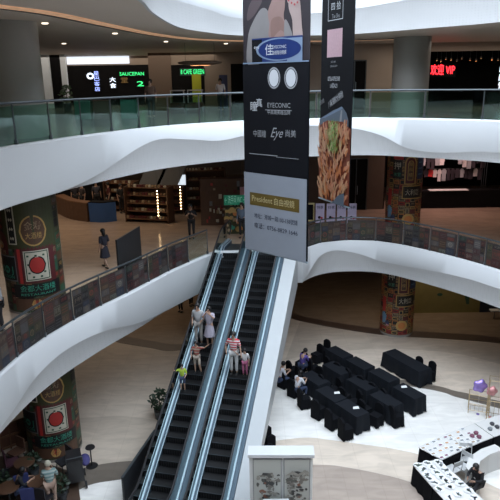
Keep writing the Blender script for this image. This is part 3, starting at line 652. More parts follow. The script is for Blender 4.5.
def person(loc, rz, h, label, top, legs, pose={}, topm=None, legm=None, hair='short', sleeve=.5, skirt=False, sandals=False, group=None, fat=1, stripes=None, hat=None):
    s = h / 1.72; J = {k: Vector(v) for k, v in BASE.items()}
    for k, v in pose.items(): J[k] = Vector(v)
    J = {k: v * s for k, v in J.items()}
    o = empty('person', loc, rz, label, 'person', group)
    V, E, Rd = [], [], []
    def add(p, r, par=None):
        V.append(p); Rd.append(r * s); i = len(V) - 1
        if par is not None: E.append((par, i))
        return i
    pe = add(J['pel'], .12 * fat); wa = add(J['wai'], .11 * fat, pe); ch = add(J['che'], .13 * fat, wa); ne = add(J['nec'], .055, ch); hb = add(J['hb'], .062, ne); hd = add(J['hd'], .092, hb); tp = add(J['tp'], .07, hd)
    hdv = (J['hd'] - J['hb'])
    face = Vector((hdv.x, 0, 0)) if False else Vector((0, 1, 0))
    if 'face' in pose: face = Vector(pose['face']).normalized()
    add(J['hd'] + face * .10 * s, .018, hd)
    for sd, sg in (('L', -1), ('R', 1)):
        hi = add(J['hip' + sd], .085 * fat, pe); kn = add(J['kn' + sd], .055, hi); an = add(J['an' + sd], .038, kn)
        sh = add(J['sh' + sd], .055, ch); el = add(J['el' + sd], .04, sh); wr = add(J['wr' + sd], .026, el)
        d = (J['wr' + sd] - J['el' + sd]).normalized(); a = d.orthogonal().normalized(); side = d.cross(Vector((sg, .2, 0))).normalized() if abs(d.x) < .9 else Vector((0, 1, 0))
        pm = add(J['wr' + sd] + d * .06 * s, .028, wr)
        for f, (off, ln) in enumerate(((-.030, .075), (-.010, .085), (.010, .08), (.030, .06))):
            b1 = add(V[pm] + side * off * s + d * .03 * s, .009, pm); b2 = add(V[b1] + (d * ln * .55 + Vector((0, 0, -.006))) * s, .008, b1); add(V[b2] + (d * ln * .4 + Vector((-sg * .014, 0, -.004))) * s, .006, b2)
        t1 = add(V[wr] + (side * -.04 + d * .035) * s, .010, wr); add(V[t1] + (side * -.015 + d * .035) * s, .008, t1)
    skinmesh('body', V, E, Rd, skinm, o)
    # face and hair
    c = J['hd']; ri = face.cross(Vector((0, 0, 1))).normalized()
    for sg in (-1, 1): MB().ball(tuple(c + face * .082 * s + ri * sg * .032 * s + Vector((0, 0, .005 * s))), .011 * s, blkp, 8).build('eye', o, True)
    MB().ball(tuple(c + face * .083 * s - Vector((0, 0, .05 * s))), .016 * s, mat('lips', (.35, .10, .09), .5), 8, sz=.4).build('mouth', o, True)
    hbm = MB(); hc = c - face * .018 * s + Vector((0, 0, .03 * s)); hbm.ball(tuple(hc), .105 * s, hat or hairm, 16, sz=1.02)
    if hair == 'long': hbm.ball(tuple(c - face * .06 * s - Vector((0, 0, .10 * s))), .08 * s, hairm, 12, sz=1.9)
    if hair == 'bun': hbm.ball(tuple(c - face * .09 * s + Vector((0, 0, .10 * s))), .045 * s, hairm, 10)
    hbm.build('hair' if not hat else 'hat', o, True)
    # top
    tm, lm = top, legs
    V, E, Rd = [], [], []
    k = 1.12
    pe = add(J['pel'].lerp(J['wai'], .1), .13 * fat * k); wa = add(J['wai'], .118 * fat * k, pe); ch = add(J['che'], .14 * fat * k, wa); add(J['nec'] - Vector((0, 0, .03 * s)), .07, ch)
    for sd in 'LR':
        sh = add(J['sh' + sd], .07, ch); f = min(1, sleeve * 2); el = add(J['sh' + sd].lerp(J['el' + sd], f), .056, sh)
        if sleeve > .5: add(J['el' + sd].lerp(J['wr' + sd], (sleeve - .5) * 2), .042, el)
    skinmesh('shirt', V, E, Rd, tm, o)
    V, E, Rd = [], [], []
    if skirt:
        a, b = J['pel'], (J['knL'] + J['knR']) / 2; n = 20; mb = MB(); vs = []
        for i, (t, r) in enumerate(((-.15, .13), (.2, .17), (.6, .20), (1.0, .23))):
            cc = a.lerp(b, t)
            for j in range(n): q = 2 * PI * j / n; w_ = r * s * (1 + .05 * math.sin(q * 6) * t); vs.append(cc + Vector((w_ * math.cos(q), w_ * math.sin(q) * .85, 0)))
        mb.add(vs, [(i * n + j, i * n + (j + 1) % n, (i + 1) * n + (j + 1) % n, (i + 1) * n + j) for i in range(3) for j in range(n)], lm); mb.build('skirt', o, True)
    else:
        pe = add(J['pel'], .135 * fat)
        f = .92 if skirt is False else .5
        for sd in 'LR':
            hi = add(J['hip' + sd], .10 * fat, pe); kn = add(J['kn' + sd], .07, hi)
            if not sandals: add(J['kn' + sd].lerp(J['an' + sd], .85), .055, kn)
        skinmesh('shorts' if sandals else 'trousers', V, E, Rd, lm, o)
    for sd in 'LR':
        a = J['an' + sd]; MB().ball((a.x, a.y + .06 * s, a.z - .035 * s), .05 * s, shoem, 12, sx=.9, sy=2.5, sz=.85).build('shoe', o, True)
    return o
def cloth(n, c, **k): return mat('fabric_' + n, c, .8, **k)
def striped(name, c1, c2, sc):
    m = mat(name, c1, .8); nt = m.node_tree; b = nt.nodes['Principled BSDF']; tc = nt.nodes['Texture Coordinate']
    s = nt.nodes.new('ShaderNodeSeparateXYZ'); nt.links.new(tc.outputs['Object'], s.inputs[0])
    q = nt.nodes.new('ShaderNodeMath'); q.operation = 'MULTIPLY'; q.inputs[1].default_value = sc; nt.links.new(s.outputs['Z'], q.inputs[0])
    f = nt.nodes.new('ShaderNodeMath'); f.operation = 'FRACT'; nt.links.new(q.outputs[0], f.inputs[0])
    g = nt.nodes.new('ShaderNodeMath'); g.operation = 'GREATER_THAN'; g.inputs[1].default_value = .5; nt.links.new(f.outputs[0], g.inputs[0])
    mx = nt.nodes.new('ShaderNodeMix'); mx.data_type = 'RGBA'; mx.inputs['A'].default_value = (*c1, 1); mx.inputs['B'].default_value = (*c2, 1); nt.links.new(g.outputs[0], mx.inputs['Factor'])
    nt.links.new(mx.outputs['Result'], b.inputs['Base Color']); return m
# on the escalators: riders face down the slope, towards the camera side (rotz = pi) or up (0)
down_ = PI - AZ
def srun(u, v, center):
    """run position whose step shows at this height of the picture"""
    best = min(range(0, 1000), key=lambda i: abs((lambda p: ray_v(p))(escpt(center, RUN * i / 1000)) - v)); return RUN * best / 1000
def ray_v(p):
    q = p - Vector((0, 0, EYE)); c = Vector((q.x, q.y, q.z)); zc = rt.z * c.x + fh.z * c.y + up.z * c.z; yc = rt.y * c.x + fh.y * c.y + up.y * c.z; return 250 - FP * yc / -zc
HOLD = dict(elL=(-.25, .05, 1.15), wrL=(-.12, .25, 1.28), elR=(.25, .05, 1.15), wrR=(.12, .25, 1.28))
def rider(center, v, x, rz, *a, **k): return person(escpt(center, srun(0, v, center), x), rz, *a, **k)
rider(-SEP, 345, -.26, down_, 1.66, 'person in a pale grey shirt and light trousers standing high on the left escalator', cloth('palegrey', (.42, .43, .44)), cloth('stone', (.36, .34, .32)), pose=dict(wrL=(-.20, .2, 1.1), wrR=(.2, .12, 1.0)), sleeve=.5)
rider(-SEP, 346, .20, down_, 1.60, 'person in a pale lilac dress holding a phone up high on the left escalator', cloth('lilac', (.40, .37, .44)), cloth('lilac', (.4, .37, .44)), pose=dict(elL=(-.24, .16, 1.30), wrL=(-.07, .25, 1.52), elR=(.24, .16, 1.30), wrR=(.07, .25, 1.52)), skirt=True, hair='long')
rider(-SEP, 373, .0, down_, 1.25, 'child in a red and brown top with one arm stretched out on the left escalator', striped('child_top', (.30, .06, .05), (.35, .28, .22), 9), cloth('beige', (.45, .38, .32)), pose=dict(elL=(-.42, .02, 1.42), wrL=(-.62, .06, 1.60), elR=(.26, .06, 1.2), wrR=(.22, .2, 1.02), knL=(-.16, .1, .5), anL=(-.2, -.02, .08)), sandals=True)
rider(-SEP, 392, -.34, down_ + .3, 1.05, 'child in a lime green top at the handrail of the left escalator', cloth('lime', (.36, .50, .05)), cloth('darkblue', (.05, .07, .14)), pose=dict(elR=(.36, .1, 1.36), wrR=(.46, .25, 1.48), elL=(-.26, .1, 1.15), wrL=(-.2, .26, 1.1)), sandals=True)
rider(SEP, 375, -.22, down_, 1.66, 'person in a red and white striped top standing on the right escalator', striped('red_white_stripes', (.55, .05, .07), (.62, .58, .58), 11), cloth('whitepants', (.52, .52, .52)), pose=dict(elL=(-.25, .02, 1.15), wrL=(-.30, .10, .93), elR=(.3, .0, 1.18), wrR=(.26, .1, .98)))
rider(SEP, 376, .2, down_, 1.08, 'small child in a white top and pink trousers on the right escalator', cloth('offwhite', (.52, .50, .50)), cloth('pink', (.42, .12, .22)), pose=dict(elR=(.36, .04, 1.34), wrR=(.52, .1, 1.52)), hair='bun')
def at(u, v, z): p = P(u, v, z); return (p.x, p.y, z)
rail_h = 0
person(at(106, 268, L2), PI * .3, 1.62, 'person in a dark dress walking on the middle level beside the dark board', cloth('darknavy', (.03, .03, .045)), cloth('darknavy', (.03, .03, .045)), pose=dict(anL=(-.1, -.25, .1), knL=(-.1, -.05, .5), anR=(.1, .2, .08)), skirt=True, hair='long')
person(at(192, 239, L2), PI, 1.68, 'person in black clothes standing on the middle level by the shelves', cloth('black', (.015, .015, .018)), cloth('black', (.015, .015, .018)), pose=HOLD)
person((-.35, 27.0, L2), PI * .9, 1.7, 'person in a blue shirt and black trousers by the escalator top', cloth('bluegrey', (.12, .16, .22)), cloth('black', (.015, .015, .018)), sleeve=.9)
person(at(3, 330, L2), PI * .6, 1.68, 'person in a grey top and black trousers behind the left posters', cloth('grey2', (.32, .33, .34)), cloth('black', (.015, .015, .018)))
for u, v, lb, c in ((152, 119, 'person in a brown coat behind the upper left balustrade', (.12, .07, .05)), (221, 112, 'person in a white top beside the purple poster on the upper level', (.6, .6, .62))):
    person(at(u, v, L3), PI, 1.68, lb, cloth(lb[12:17], c), cloth('darkgrey', (.05, .05, .05)))
# ------------------------------------------------------------------ black tables in the event area
def px2(u, v, z=.75): p = P(u, v, z); return Vector((p.x, p.y))
tabdir = (px2(410, 391) - px2(339, 352)); TA = math.atan2(tabdir.y, tabdir.x)
def skirt_mesh(hx, hy, h, m, flare=.07, waves=9, seed=0):
    r = random.Random(seed); mb = MB(); per = []; n = 64
    for i in range(n):
        t = i / n * (4 * (hx + hy)); e = [2 * hx, 2 * hy, 2 * hx, 2 * hy]; k = 0
        while t > e[k]: t -= e[k]; k += 1
        x, y, nx, ny = [(-hx + t, -hy, 0, -1), (hx, -hy + t, 1, 0), (hx - t, hy, 0, 1), (-hx, hy - t, -1, 0)][k]
        per.append((x, y, nx, ny, i))
    ph = r.uniform(0, 6); vs = []
    for z, f in ((h, 0), (h - .03, .15), (h * .5, .5), (.03, 1)):
        for x, y, nx, ny, i in per:
            w = flare * f * (.6 + .5 * math.sin(i / n * 2 * PI * waves + ph)); cx = 1 + .06 * f if abs(abs(x) - hx) < .1 and abs(abs(y) - hy) < .1 else 1
            inx = .985 if z == h else 1
            vs.append(((x + nx * w) * cx * inx, (y + ny * w) * cx * inx, z + (.02 * math.sin(i * 1.7) if f == 1 else 0) + (.02 if f == 1 else 0)))
    fs = [(a * n + j, a * n + (j + 1) % n, (a + 1) * n + (j + 1) % n, (a + 1) * n + j) for a in range(3) for j in range(n)]
    fs = [tuple(reversed(f)) for f in fs] + [tuple(range(n))]
    return mb.add(vs, fs, m)
blkt = mat('black_tabletop_cloth', (.007, .009, .013), .8, var=.2, scale=5, spec=.2)
def table(c, rz, hx, hy, label, group='black draped tables', h=.76, seed=0, m=blkt):
    o = empty('draped_table', (c.x, c.y, 0), rz, label, 'table', group)
    skirt_mesh(hx, hy, h, m, seed=seed).build('tablecloth', o, True)
    for sx in (-1, 1):
        for sy in (-1, 1): MB().box((sx * (hx - .07), sy * (hy - .07), h / 2 - .01), (.035, .035, h - .03), darksteel).build('leg', o)
    return o
rows = [('front', [(315, 378), (331, 394), (352, 408)]), ('middle', [(337, 368), (362, 383), (386, 399)]), ('back', [(339, 352), (360, 363), (384, 375), (409, 391)])]
nm3 = ['leftmost', 'second from the left', 'third from the left', 'rightmost']
tabs = []; k = 0
for rn, ps in rows:
    for i, (u, v) in enumerate(ps):
        c = px2(u, v); ln = 'leftmost' if i == 0 else ('rightmost' if i == len(ps) - 1 else nm3[i])
        tabs.append(c); table(c, TA, .60, .31, 'black draped table in the %s row of the cluster, %s' % (rn, ln), seed=k); k += 1
# papers
pap = mat('white_paper', (.75, .75, .75), .6)
for (u, v), lb in (((337, 393), 'white paper lying on the middle table of the front row'), ((404, 387), 'white paper lying on the rightmost table of the back row'), ((356, 408), 'small white paper lying on the rightmost table of the front row')):
    c = px2(u, v, .77); mb = MB(); mb.add([(c.x - .12, c.y - .08, .778), (c.x + .12, c.y - .06, .778), (c.x + .1, c.y + .09, .80), (c.x - .1, c.y + .07, .782), (c.x - .12, c.y - .08, .776), (c.x + .12, c.y - .06, .776), (c.x + .1, c.y + .09, .798), (c.x - .1, c.y + .07, .780)], [(0, 1, 2, 3), (7, 6, 5, 4), (0, 4, 5, 1), (1, 5, 6, 2), (2, 6, 7, 3), (3, 7, 4, 0)], pap)
    tag(mb.build('paper'), lb, 'paper')
def covered_chair(c, rz, label, seed=0, group='black covered chairs'):
    o = empty('covered_chair', (c.x, c.y, 0), rz, label, 'chair', group)
    skirt_mesh(.20, .19, .47, blk, .04, 5, seed).build('seat_cover', o, True)
    prof = [(-.21, .02), (-.205, .5), (-.19, .78), (-.11, .86), (0, .88), (.11, .86), (.19, .78), (.205, .5), (.21, .02)]
    vs = [(x, -.17, z) for x, z in prof] + [(x, -.225 - .04 * (z / .95), z) for x, z in prof]; n = len(prof)
    fs = [tuple(range(n)), tuple(reversed(range(n, 2 * n)))] + [(i, i + n, (i + 1) % n + n, (i + 1) % n) for i in range(n)]
    MB().add(vs, fs, blk).build('backrest_cover', o); return o
e1 = Vector((math.cos(TA), math.sin(TA))); e2 = Vector((-e1.y, e1.x))
if e2.x < 0: e2 = -e2
ordn = ['leftmost', 'second from the left', 'third from the left', 'fourth from the left', 'fifth from the left', 'sixth from the left', 'rightmost']
chairs = [(e, 15.95, 1, 'between the back and middle rows, ' + (ordn[i] if i < 5 else 'rightmost')) for i, e in enumerate((-18.4, -17.75, -16.95, -16.25, -15.55, -14.85))] + \
    [(e, 14.66, 1 if i % 2 else -1, 'between the middle and front rows, ' + (ordn[i] if i < 6 else 'rightmost')) for i, e in enumerate((-17.8, -17.2, -16.6, -16.0, -15.4, -14.8, -14.2))] + [
    (-16.75, 13.2, 1, 'along the front edge, second from the left'), (-15.85, 13.2, 1, 'along the front edge, third from the left'), (-15.0, 13.18, 1, 'along the front edge, second from the right'), (-14.2, 13.15, 1, 'at the front corner nearest the painting stand'),
    (-17.7, 13.4, 1, 'along the front edge, leftmost'), (-18.35, 14.3, 1, 'behind the person in white with long hair'), (-19.0, 14.3, 1, 'left end, nearest the escalator panel'), (-19.3, 15.0, -1, 'left end, beside the person in the white shirt'),
    (-18.6, 15.2, 1, 'left end, in the middle of the three seated people'), (-19.55, 16.1, -1, 'back left, beside the person in purple'), (-19.75, 16.7, -1, 'back left corner, beyond the person in purple'), (-13.75, 15.3, 1, 'right end, beside the middle row'), (-18.55, 13.5, 1, 'front left, next to the pale floor')]
for i, (p, q, sg, lb) in enumerate(chairs):
    c = e1 * p + e2 * q; covered_chair(c, math.atan2(e2.y, e2.x) - PI / 2 + (0 if sg > 0 else PI) + .25 * math.sin(i * 2.3), 'black covered chair in the cluster, ' + lb, i)
# long table with two chairs
a, b = px2(387, 353), px2(424, 371)
ax, bx = px2(383, 352, .76), px2(419, 372, .76); d = bx - ax; lr = math.atan2(d.y, d.x); nrm = Vector((-d.y, d.x)).normalized(); c = (ax + bx) / 2 + nrm * .36
table(c, lr, d.length / 2, .36, 'long black draped table standing alone at the right of the cluster', None, seed=30)
for u, v, lb in ((414, 366, 'left'), (427, 371, 'right')):
    p = px2(u, v, .5); covered_chair(p + nrm * .1, lr + PI, 'black covered chair behind the long table, the %s one' % lb, 40 + u)
# chairs behind the escalator panel foot
for i, (u, v) in enumerate(((263, 434), (267, 443), (265, 452))):
    covered_chair(px2(u, v, .45), PI * .2, 'black covered chair in a short row by the foot of the escalator panel, %s' % ['farthest', 'middle', 'nearest'][i], 60 + i, 'chairs by the escalator panel')
# seated helpers
SIT = dict(pel=(0, 0, .52), wai=(0, .03, .68), che=(0, .10, .88), nec=(0, .16, 1.02), hb=(0, .19, 1.09), hd=(0, .23, 1.17), tp=(0, .23, 1.25), hipL=(-.1, .02, .5), hipR=(.1, .02, .5), knL=(-.13, .42, .5), knR=(.13, .42, .5), anL=(-.13, .40, .08), anR=(.13, .40, .08),
    shL=(-.18, .12, .97), shR=(.18, .12, .97), elL=(-.25, .2, .76), elR=(.25, .2, .76), wrL=(-.12, .42, .80), wrR=(.12, .42, .80))
for (u, v), rz, lb, cl, hr in (((279, 372), -1.2, 'person in a white shirt bending forward at the left end of the cluster', (.55, .55, .6), 'short'), ((302, 359), -.9, 'person in a purple shirt bending over the tables at the back of the cluster', (.09, .06, .26), 'short'), ((297, 382), -.9, 'person in white with long hair leaning over the front left table', (.66, .66, .7), 'long')):
    p = P(u, v, .8); person((p.x, p.y, 0), rz, 1.68, lb, cloth(lb[12:22], cl), cloth('darkblue', (.03, .04, .08)), pose=SIT, hair=hr, sleeve=.6)
# ------------------------------------------------------------------ display tables bottom right
dispw = mat('white_table_cloth', (.66, .65, .63), .6, var=.04)
def disp(quad, h, label, seed):
    """top quad in plan -> white topped table with a black skirt"""
    c = sum(quad, Vector((0, 0))) / 4; o = empty('display_table', (c.x, c.y, 0), 0, label, 'table', 'display tables'); q = [(p - c) * .975 for p in quad]
    if sum(q[i - 1].x * q[i].y - q[i].x * q[i - 1].y for i in range(4)) < 0: q.reverse()
    MB().prism([p * 1.0 for p in q], h - .03, h, dispw).build('tabletop', o)
    n = 40; vs = []
    for z, f in ((h - .03, 0), (h * .5, .5), (.02, 1)):
        for i in range(n):
            t = i / n * 4; k = int(t); p = q[k].lerp(q[(k + 1) % 4], t - k) * (.97 + .04 * f); e = (q[(k + 1) % 4] - q[k]).normalized(); w = .03 * f * math.sin(i * 1.9); vs.append((p.x + e.y * w, p.y - e.x * w, z))
    MB().add(vs, [(a * n + (j + 1) % n, a * n + j, (a + 1) * n + j, (a + 1) * n + (j + 1) % n) for a in range(2) for j in range(n)], blk).build('table_skirt', o, True); return o
HH = .76
Q = lambda *p: [px2(u, v, HH) for u, v in p]
disp(Q((412, 464), (439, 459), (462, 480), (432, 487)), HH, 'white topped display table with black skirt at the near left corner of the booth', 1)
disp(Q((432, 487), (462, 480), (492, 507), (462, 520)), HH, 'white topped display table with black skirt at the bottom edge of the booth', 2)
disp(Q((418, 447), (445, 434), (467, 448), (442, 460)), HH, 'white topped display table with brown prints at the far left of the booth', 3)
disp(Q((445, 434), (474, 423), (494, 437), (467, 448)), HH, 'white topped display table with dark red prints in the middle of the far row', 4)
disp(Q((474, 423), (506, 412), (524, 426), (494, 437)), HH, 'white topped display table with black items at the right end of the far row', 5)
rr = random.Random(21)
ik = [mat('ink_' + n, c, .6) for n, c in dict(grey=(.22, .24, .25), dark=(.06, .06, .07), warm=(.36, .27, .18), rose=(.2, .07, .11), green=(.13, .17, .13), orange=(.5, .28, .14)).items()]
def plate_item(u, v, kind, label):
    c = px2(u, v, HH)
    if kind == 'card':
        mb = MB(); mb.box((c.x, c.y, HH + .008), (.19, .14, .012), pap, .4); w = mat('paper_' + label[:9], (.7, .68, .62))
        mb.box((c.x, c.y, HH + .0155), (.12, .075, .003), ik[rr.choice([0, 0, 1, 2, 3, 2, 5])], .4); return tag(mb.build('print_card'), label, 'card', 'cards, ' + label[22:38])
    mb = MB(); mb.lathe([(.06, 0), (.09, .004), (.145, .018), (.15, .022), (.13, .016), (.001, .012)], (c.x, c.y, HH + .001), pap, 18)
    for k in range(5):
        a = rr.uniform(0, 6.28); q = rr.uniform(.0, .08); mb.box((c.x + q * math.cos(a), c.y + q * math.sin(a), HH + .022), (rr.uniform(.06, .12), rr.uniform(.03, .07), .008), ik[rr.choice([0, 1, 4])], a)
    return tag(mb.build('painted_plate', smooth=True), label, 'plate', 'painted plates, ' + label[-11:])
def grid(qd, nu, nv, jit):
    for a in range(nu):
        for b in range(nv):
            s_ = (a + .5) / nu + rr.uniform(-jit, jit); t_ = (b + .5) / nv + rr.uniform(-jit, jit); A, B, C_, D = qd
            u = (A[0] * (1 - s_) + B[0] * s_) * (1 - t_) + (D[0] * (1 - s_) + C_[0] * s_) * t_; v = (A[1] * (1 - s_) + B[1] * s_) * (1 - t_) + (D[1] * (1 - s_) + C_[1] * s_) * t_; yield u, v
for qd, wh in ((((412, 464), (439, 459), (462, 480), (432, 487)), 'near corner'), (((432, 487), (462, 480), (492, 507), (462, 520)), 'bottom edge')):
    for u, v in grid(qd, 3, 5 if wh[0] == 'n' else 4, .03): plate_item(u, v, 'plate', 'round plate painted in grey ink on the white display table at the %s' % wh)
for qd, wh in ((((418, 447), (445, 434), (467, 448), (442, 460)), 'far left'), (((445, 434), (474, 423), (494, 437), (467, 448)), 'middle')):
    for u, v in list(grid(qd, 5, 4, .05))[:20 if wh[0] == 'f' else 12]: plate_item(u, v, 'card', 'small printed card on the %s display table of the far row' % wh)
for i, (u, v, k) in enumerate(((472, 437, 3), (476, 434, 3), (479, 438, 3), (492, 425, 1), (497, 428, 1), (490, 430, 0))):
    c = px2(u, v, HH); mb = MB(); mb.lathe([(.05, 0), (.08, .03), (.07, .09), (.03, .12), (.001, .12)], (c.x, c.y, HH), ik[k], 12, wob=.15)
    tag(mb.build('craft_ornament', smooth=True), ['dark red craft ornament, left of three on the far display table', 'dark red craft ornament, rearmost of three on the far display table', 'dark red craft ornament, right of three on the far display table', 'black craft ornament at the back of the right display table', 'black craft ornament at the right edge of the far display table', 'grey craft ornament at the front of the right display table'][i], 'ornament')
# white folding chairs inside the booth
metalw = mat('white_metal', (.62, .63, .63), .35, metal=.2)
def fold_chair(c, rz, label, m=metalw, seat=None):
    o = empty('folding_chair', (c.x, c.y, 0), rz, label, 'chair')
    for sx in (-1, 1):
        MB().tube([(sx * .2, -.24, .9), (sx * .2, -.19, .45), (sx * .21, .2, 0)], .014, m, 6).build('leg', o, True)
        MB().tube([(sx * .19, .18, .45), (sx * .2, -.2, 0)], .014, m, 6).build('leg', o, True)
    MB().box((0, 0, .455), (.38, .38, .03), seat or m).build('seat', o)
    MB().box((0, -.235, .8), (.38, .02, .16), seat or m).build('backrest', o); return o
fold_chair(px2(452, 473, .3), .5, 'white folding chair inside the booth, left one'); fold_chair(px2(462, 470, .3), 2.2, 'white folding chair inside the booth, middle one'); fold_chair(px2(466, 462, .3), 3.0, 'white folding chair inside the booth, farthest one')
p = px2(478, 482, .5); person((p.x, p.y, 0), 2.2, 1.68, 'person in black clothes sitting inside the booth at the right edge', cloth('black', (.015, .015, .018)), cloth('black', (.015, .015, .018)), pose=SIT, sleeve=1, hair='long', fat=1.15)
p = px2(470, 456, .5)
MB_ = MB(); 
tb = empty('white_counter', (px2(482, 460, .76).x, px2(482, 460, .76).y, 0), .5, 'curved white counter inside the booth behind the seated person', 'counter')
pts = [(-.9, -.5), (-.7, .05), (-.2, .35), (.5, .45), (1.1, .4), (1.1, .05), (.5, .1), (-.1, 0), (-.4, -.2), (-.6, -.5)]
MB().prism(pts, .70, .74, dispw).build('countertop', tb); MB().prism([(x * .94, y * .94) for x, y in pts], .0, .70, dispw).build('base', tb)
# brass wire rack, balloons
brass = mat('brass_wire', (.45, .34, .2), .35, metal=.7)
c = px2(478, 404, .5)
def wire_rack(c, rz, w, h, label):
    o = empty('wire_rack', (c.x, c.y, 0), rz, label, 'rack')
    for sx in (-1, 1):
        for y in (-.2, .2): MB().tube([(sx * w / 2, y, 0), (sx * w / 2, y, h)], .014, brass, 6).build('post', o, True)
    for z in (.15, h * .5, h - .02):
        MB().tube([(-w / 2, -.2, z), (w / 2, -.2, z), (w / 2, .2, z), (-w / 2, .2, z)], .012, brass, 6, close=True).build('rail', o, True)
    for k in range(5): MB().tube([(-w / 2 + w * (k + .5) / 5, -.2, .15), (-w / 2 + w * (k + .5) / 5, -.2, h * .5)], .007, brass, 6).build('bar', o, True)
    return o
p = P(478, 412, 0); wire_rack(Vector((p.x, p.y)), -.35, .75, .85, 'low brass wire rack under the purple balloon at the right')
p = P(497, 420, 0); wire_rack(Vector((p.x, p.y)), -.35, .8, 1.75, 'tall brass wire rack at the right edge of the picture')
def balloon(u, v, z, r, m, label):
    p = P(u, v, z); o = empty('foil_balloon', (p.x, p.y, z), 0, label, 'balloon'); vs = []; n = 30
    for k, (f, y) in enumerate(((.02, .13), (.6, .11), (.95, .04), (1, 0), (.95, -.04), (.6, -.11), (.02, -.13))):
        for j in range(n): a = 2 * PI * j / n; q = r * f * (1 + .12 * math.cos(5 * a)); vs.append((q * math.cos(a), y, q * math.sin(a)))
    MB().add(vs, [(i * n + j, (i + 1) * n + j, (i + 1) * n + (j + 1) % n, i * n + (j + 1) % n) for i in range(6) for j in range(n)], m).build('body', o, True)
    MB().tube([(0, 0, -r), (.03, 0, -z + .02)], .004, pap, 5).build('string', o)
    MB().lathe([(.06, 0), (.06, .03), (.01, .04)], (.03, 0, -z), m, 12).build('weight', o)
    return o
balloon(480, 386, 1.25, .27, mat('purple_foil', (.34, .24, .62), .25, metal=.4, var=.3, scale=5), 'purple foil balloon above the brass rack'); balloon(492, 391, 1.15, .2, mat('pink_foil', (.62, .28, .28), .3, metal=.3, var=.2, scale=5), 'pink foil balloon right of the purple one')
# ------------------------------------------------------------------ framed ink paintings on a white stand, bottom centre
ztop = 2.6; a, b = P(249, 454, ztop), P(313, 454, ztop); f0 = plane_fn(a, b); w = (b - a).length
st = empty('painting_stand', ((a.x + b.x) / 2, (a.y + b.y) / 2, 0), 0, 'white display stand holding two ink landscape paintings at the bottom centre', 'display stand')
cc = Vector(((a.x + b.x) / 2, (a.y + b.y) / 2, 0)); f = lambda x, y, d: tuple(Vector(f0(x, y, d)) - cc)
def slab(x0, x1, z0, z1, d0, d1, m, name, par):
    vs = [f(x, z, d) for d in (d0, d1) for x, z in ((x0, z0), (x1, z0), (x1, z1), (x0, z1))]
    return MB().add(vs, [(3, 2, 1, 0), (4, 5, 6, 7), (0, 1, 5, 4), (1, 2, 6, 5), (2, 3, 7, 6), (3, 0, 4, 7)], m).build(name, par)
fr = mat('white_frame', (.66, .67, .66), .45, var=.03); sl = mat('pale_silk', (.42, .43, .40), .6, var=.06, scale=2)
slab(0, w, 0, ztop - .101, -.36, -.04, fr, 'body', st); slab(-.04, w + .04, ztop - .10, ztop, -.40, .05, white, 'top_board', st)
inkc = [mat('painting_' + n, c, .6, var=.3, scale=12) for n, c in dict(a=(.10, .10, .09), b=(.18, .17, .15), c=(.28, .27, .24), d=(.20, .09, .06), e=(.05, .05, .05)).items()]
for k, (x0, x1) in enumerate(((.10, .93), (.98, w - .07))):
    ft = slab(x0, x1, .35, ztop - .17, -.05, 0, darksteel if k == 2 else mat('grey_frame', (.24, .25, .25), .4), 'frame', st)
    pr = Print(f, step=.0012); pr.l = 1; pr.rect(x0 + .03, .4, x1 - .03, ztop - .2, sl); r = random.Random(k + 4); zt = ztop - .2; W = x1 - x0 - .06
    for q in range(70):
        t = q / 70; cx = x0 + .03 + r.uniform(.12, .88) * W; cz = zt - (.38 + .9 * r.random() ** 1.2 * 1.3) - (0 if k else .05); 
        if k == 0: cx = x0 + .03 + W * min(.9, max(.12, r.gauss(.58, .2)))
        pts = []
        s1, s2 = r.uniform(.03, .12), r.uniform(.02, .09)
        for j in range(9): an = 2 * PI * j / 9; rad = r.uniform(.55, 1.1); pts.append((min(x1 - .04, max(x0 + .04, cx + s1 * rad * math.cos(an))), max(.42, cz + s2 * rad * math.sin(an))))
        pr.poly(pts, inkc[r.choice([0, 1, 2, 2, 1, 4, 1])] if not (q % 17 == 3) else inkc[3]); pr.l -= .7
    if k == 1: pr.l += 2; pr.poly([(x0 + .05, zt - .5), (x0 + .25, zt - .34), (x0 + .42, zt - .44), (x0 + .62, zt - .30), (x1 - .05, zt - .42), (x1 - .05, zt - .52), (x0 + .6, zt - .42), (x0 + .4, zt - .55), (x0 + .25, zt - .45)], inkc[2])
    g = pr.build('ink_painting', ft); g['label'] = 'grey ink painting of a tree' if k == 0 else 'grey ink landscape painting of hills'
p = P(274, 497, 1.2); tag(MB().box((p.x + .05, p.y - .3, .6), (.75, .45, 1.2), white).build('display_plinth'), 'white plinth standing before the ink paintings', 'plinth')
# ------------------------------------------------------------------ bottom left seating area
woodl = mat('light_wood', (.35, .25, .15), .5)
def stool_table(u, v, label, m=wood, h=.74, r=.33):
    p = P(u, v, h); o = empty('cafe_table', (p.x, p.y, 0), 0, label, 'table', 'cafe tables')
    MB().lathe([(r, 0), (r + .01, .015), (r, .03)], (0, 0, h - .03), m, 24).build('tabletop', o, True); MB().tube([(0, 0, .03), (0, 0, h - .03)], .03, darksteel, 10).build('pedestal', o, True); MB().lathe([(.22, 0), (.2, .02), (.04, .04)], (0, 0, 0), darksteel, 20).build('base', o, True); return o
def cafe_chair(u, v, rz, label, m):
    p = P(u, v, .45); o = empty('cafe_chair', (p.x, p.y, 0), rz, label, 'chair', 'cafe chairs')
    MB().box((0, 0, .45), (.44, .44, .06), m).build('seat', o); mb = MB().box((0, -.22, .72), (.44, .04, .42), m); mb.build('backrest', o)
    for sx in (-1, 1):
        for sy in (-1, 1): MB().tube([(sx * .17, sy * .17, .43), (sx * .21, sy * .2, 0)], .016, darksteel, 6).build('leg', o, True)
    return o
stool_table(24, 462, 'round dark cafe table at the lower left'); stool_table(8, 487, 'round dark cafe table at the bottom left corner'); stool_table(38, 481, 'round dark cafe table beside the person in teal')
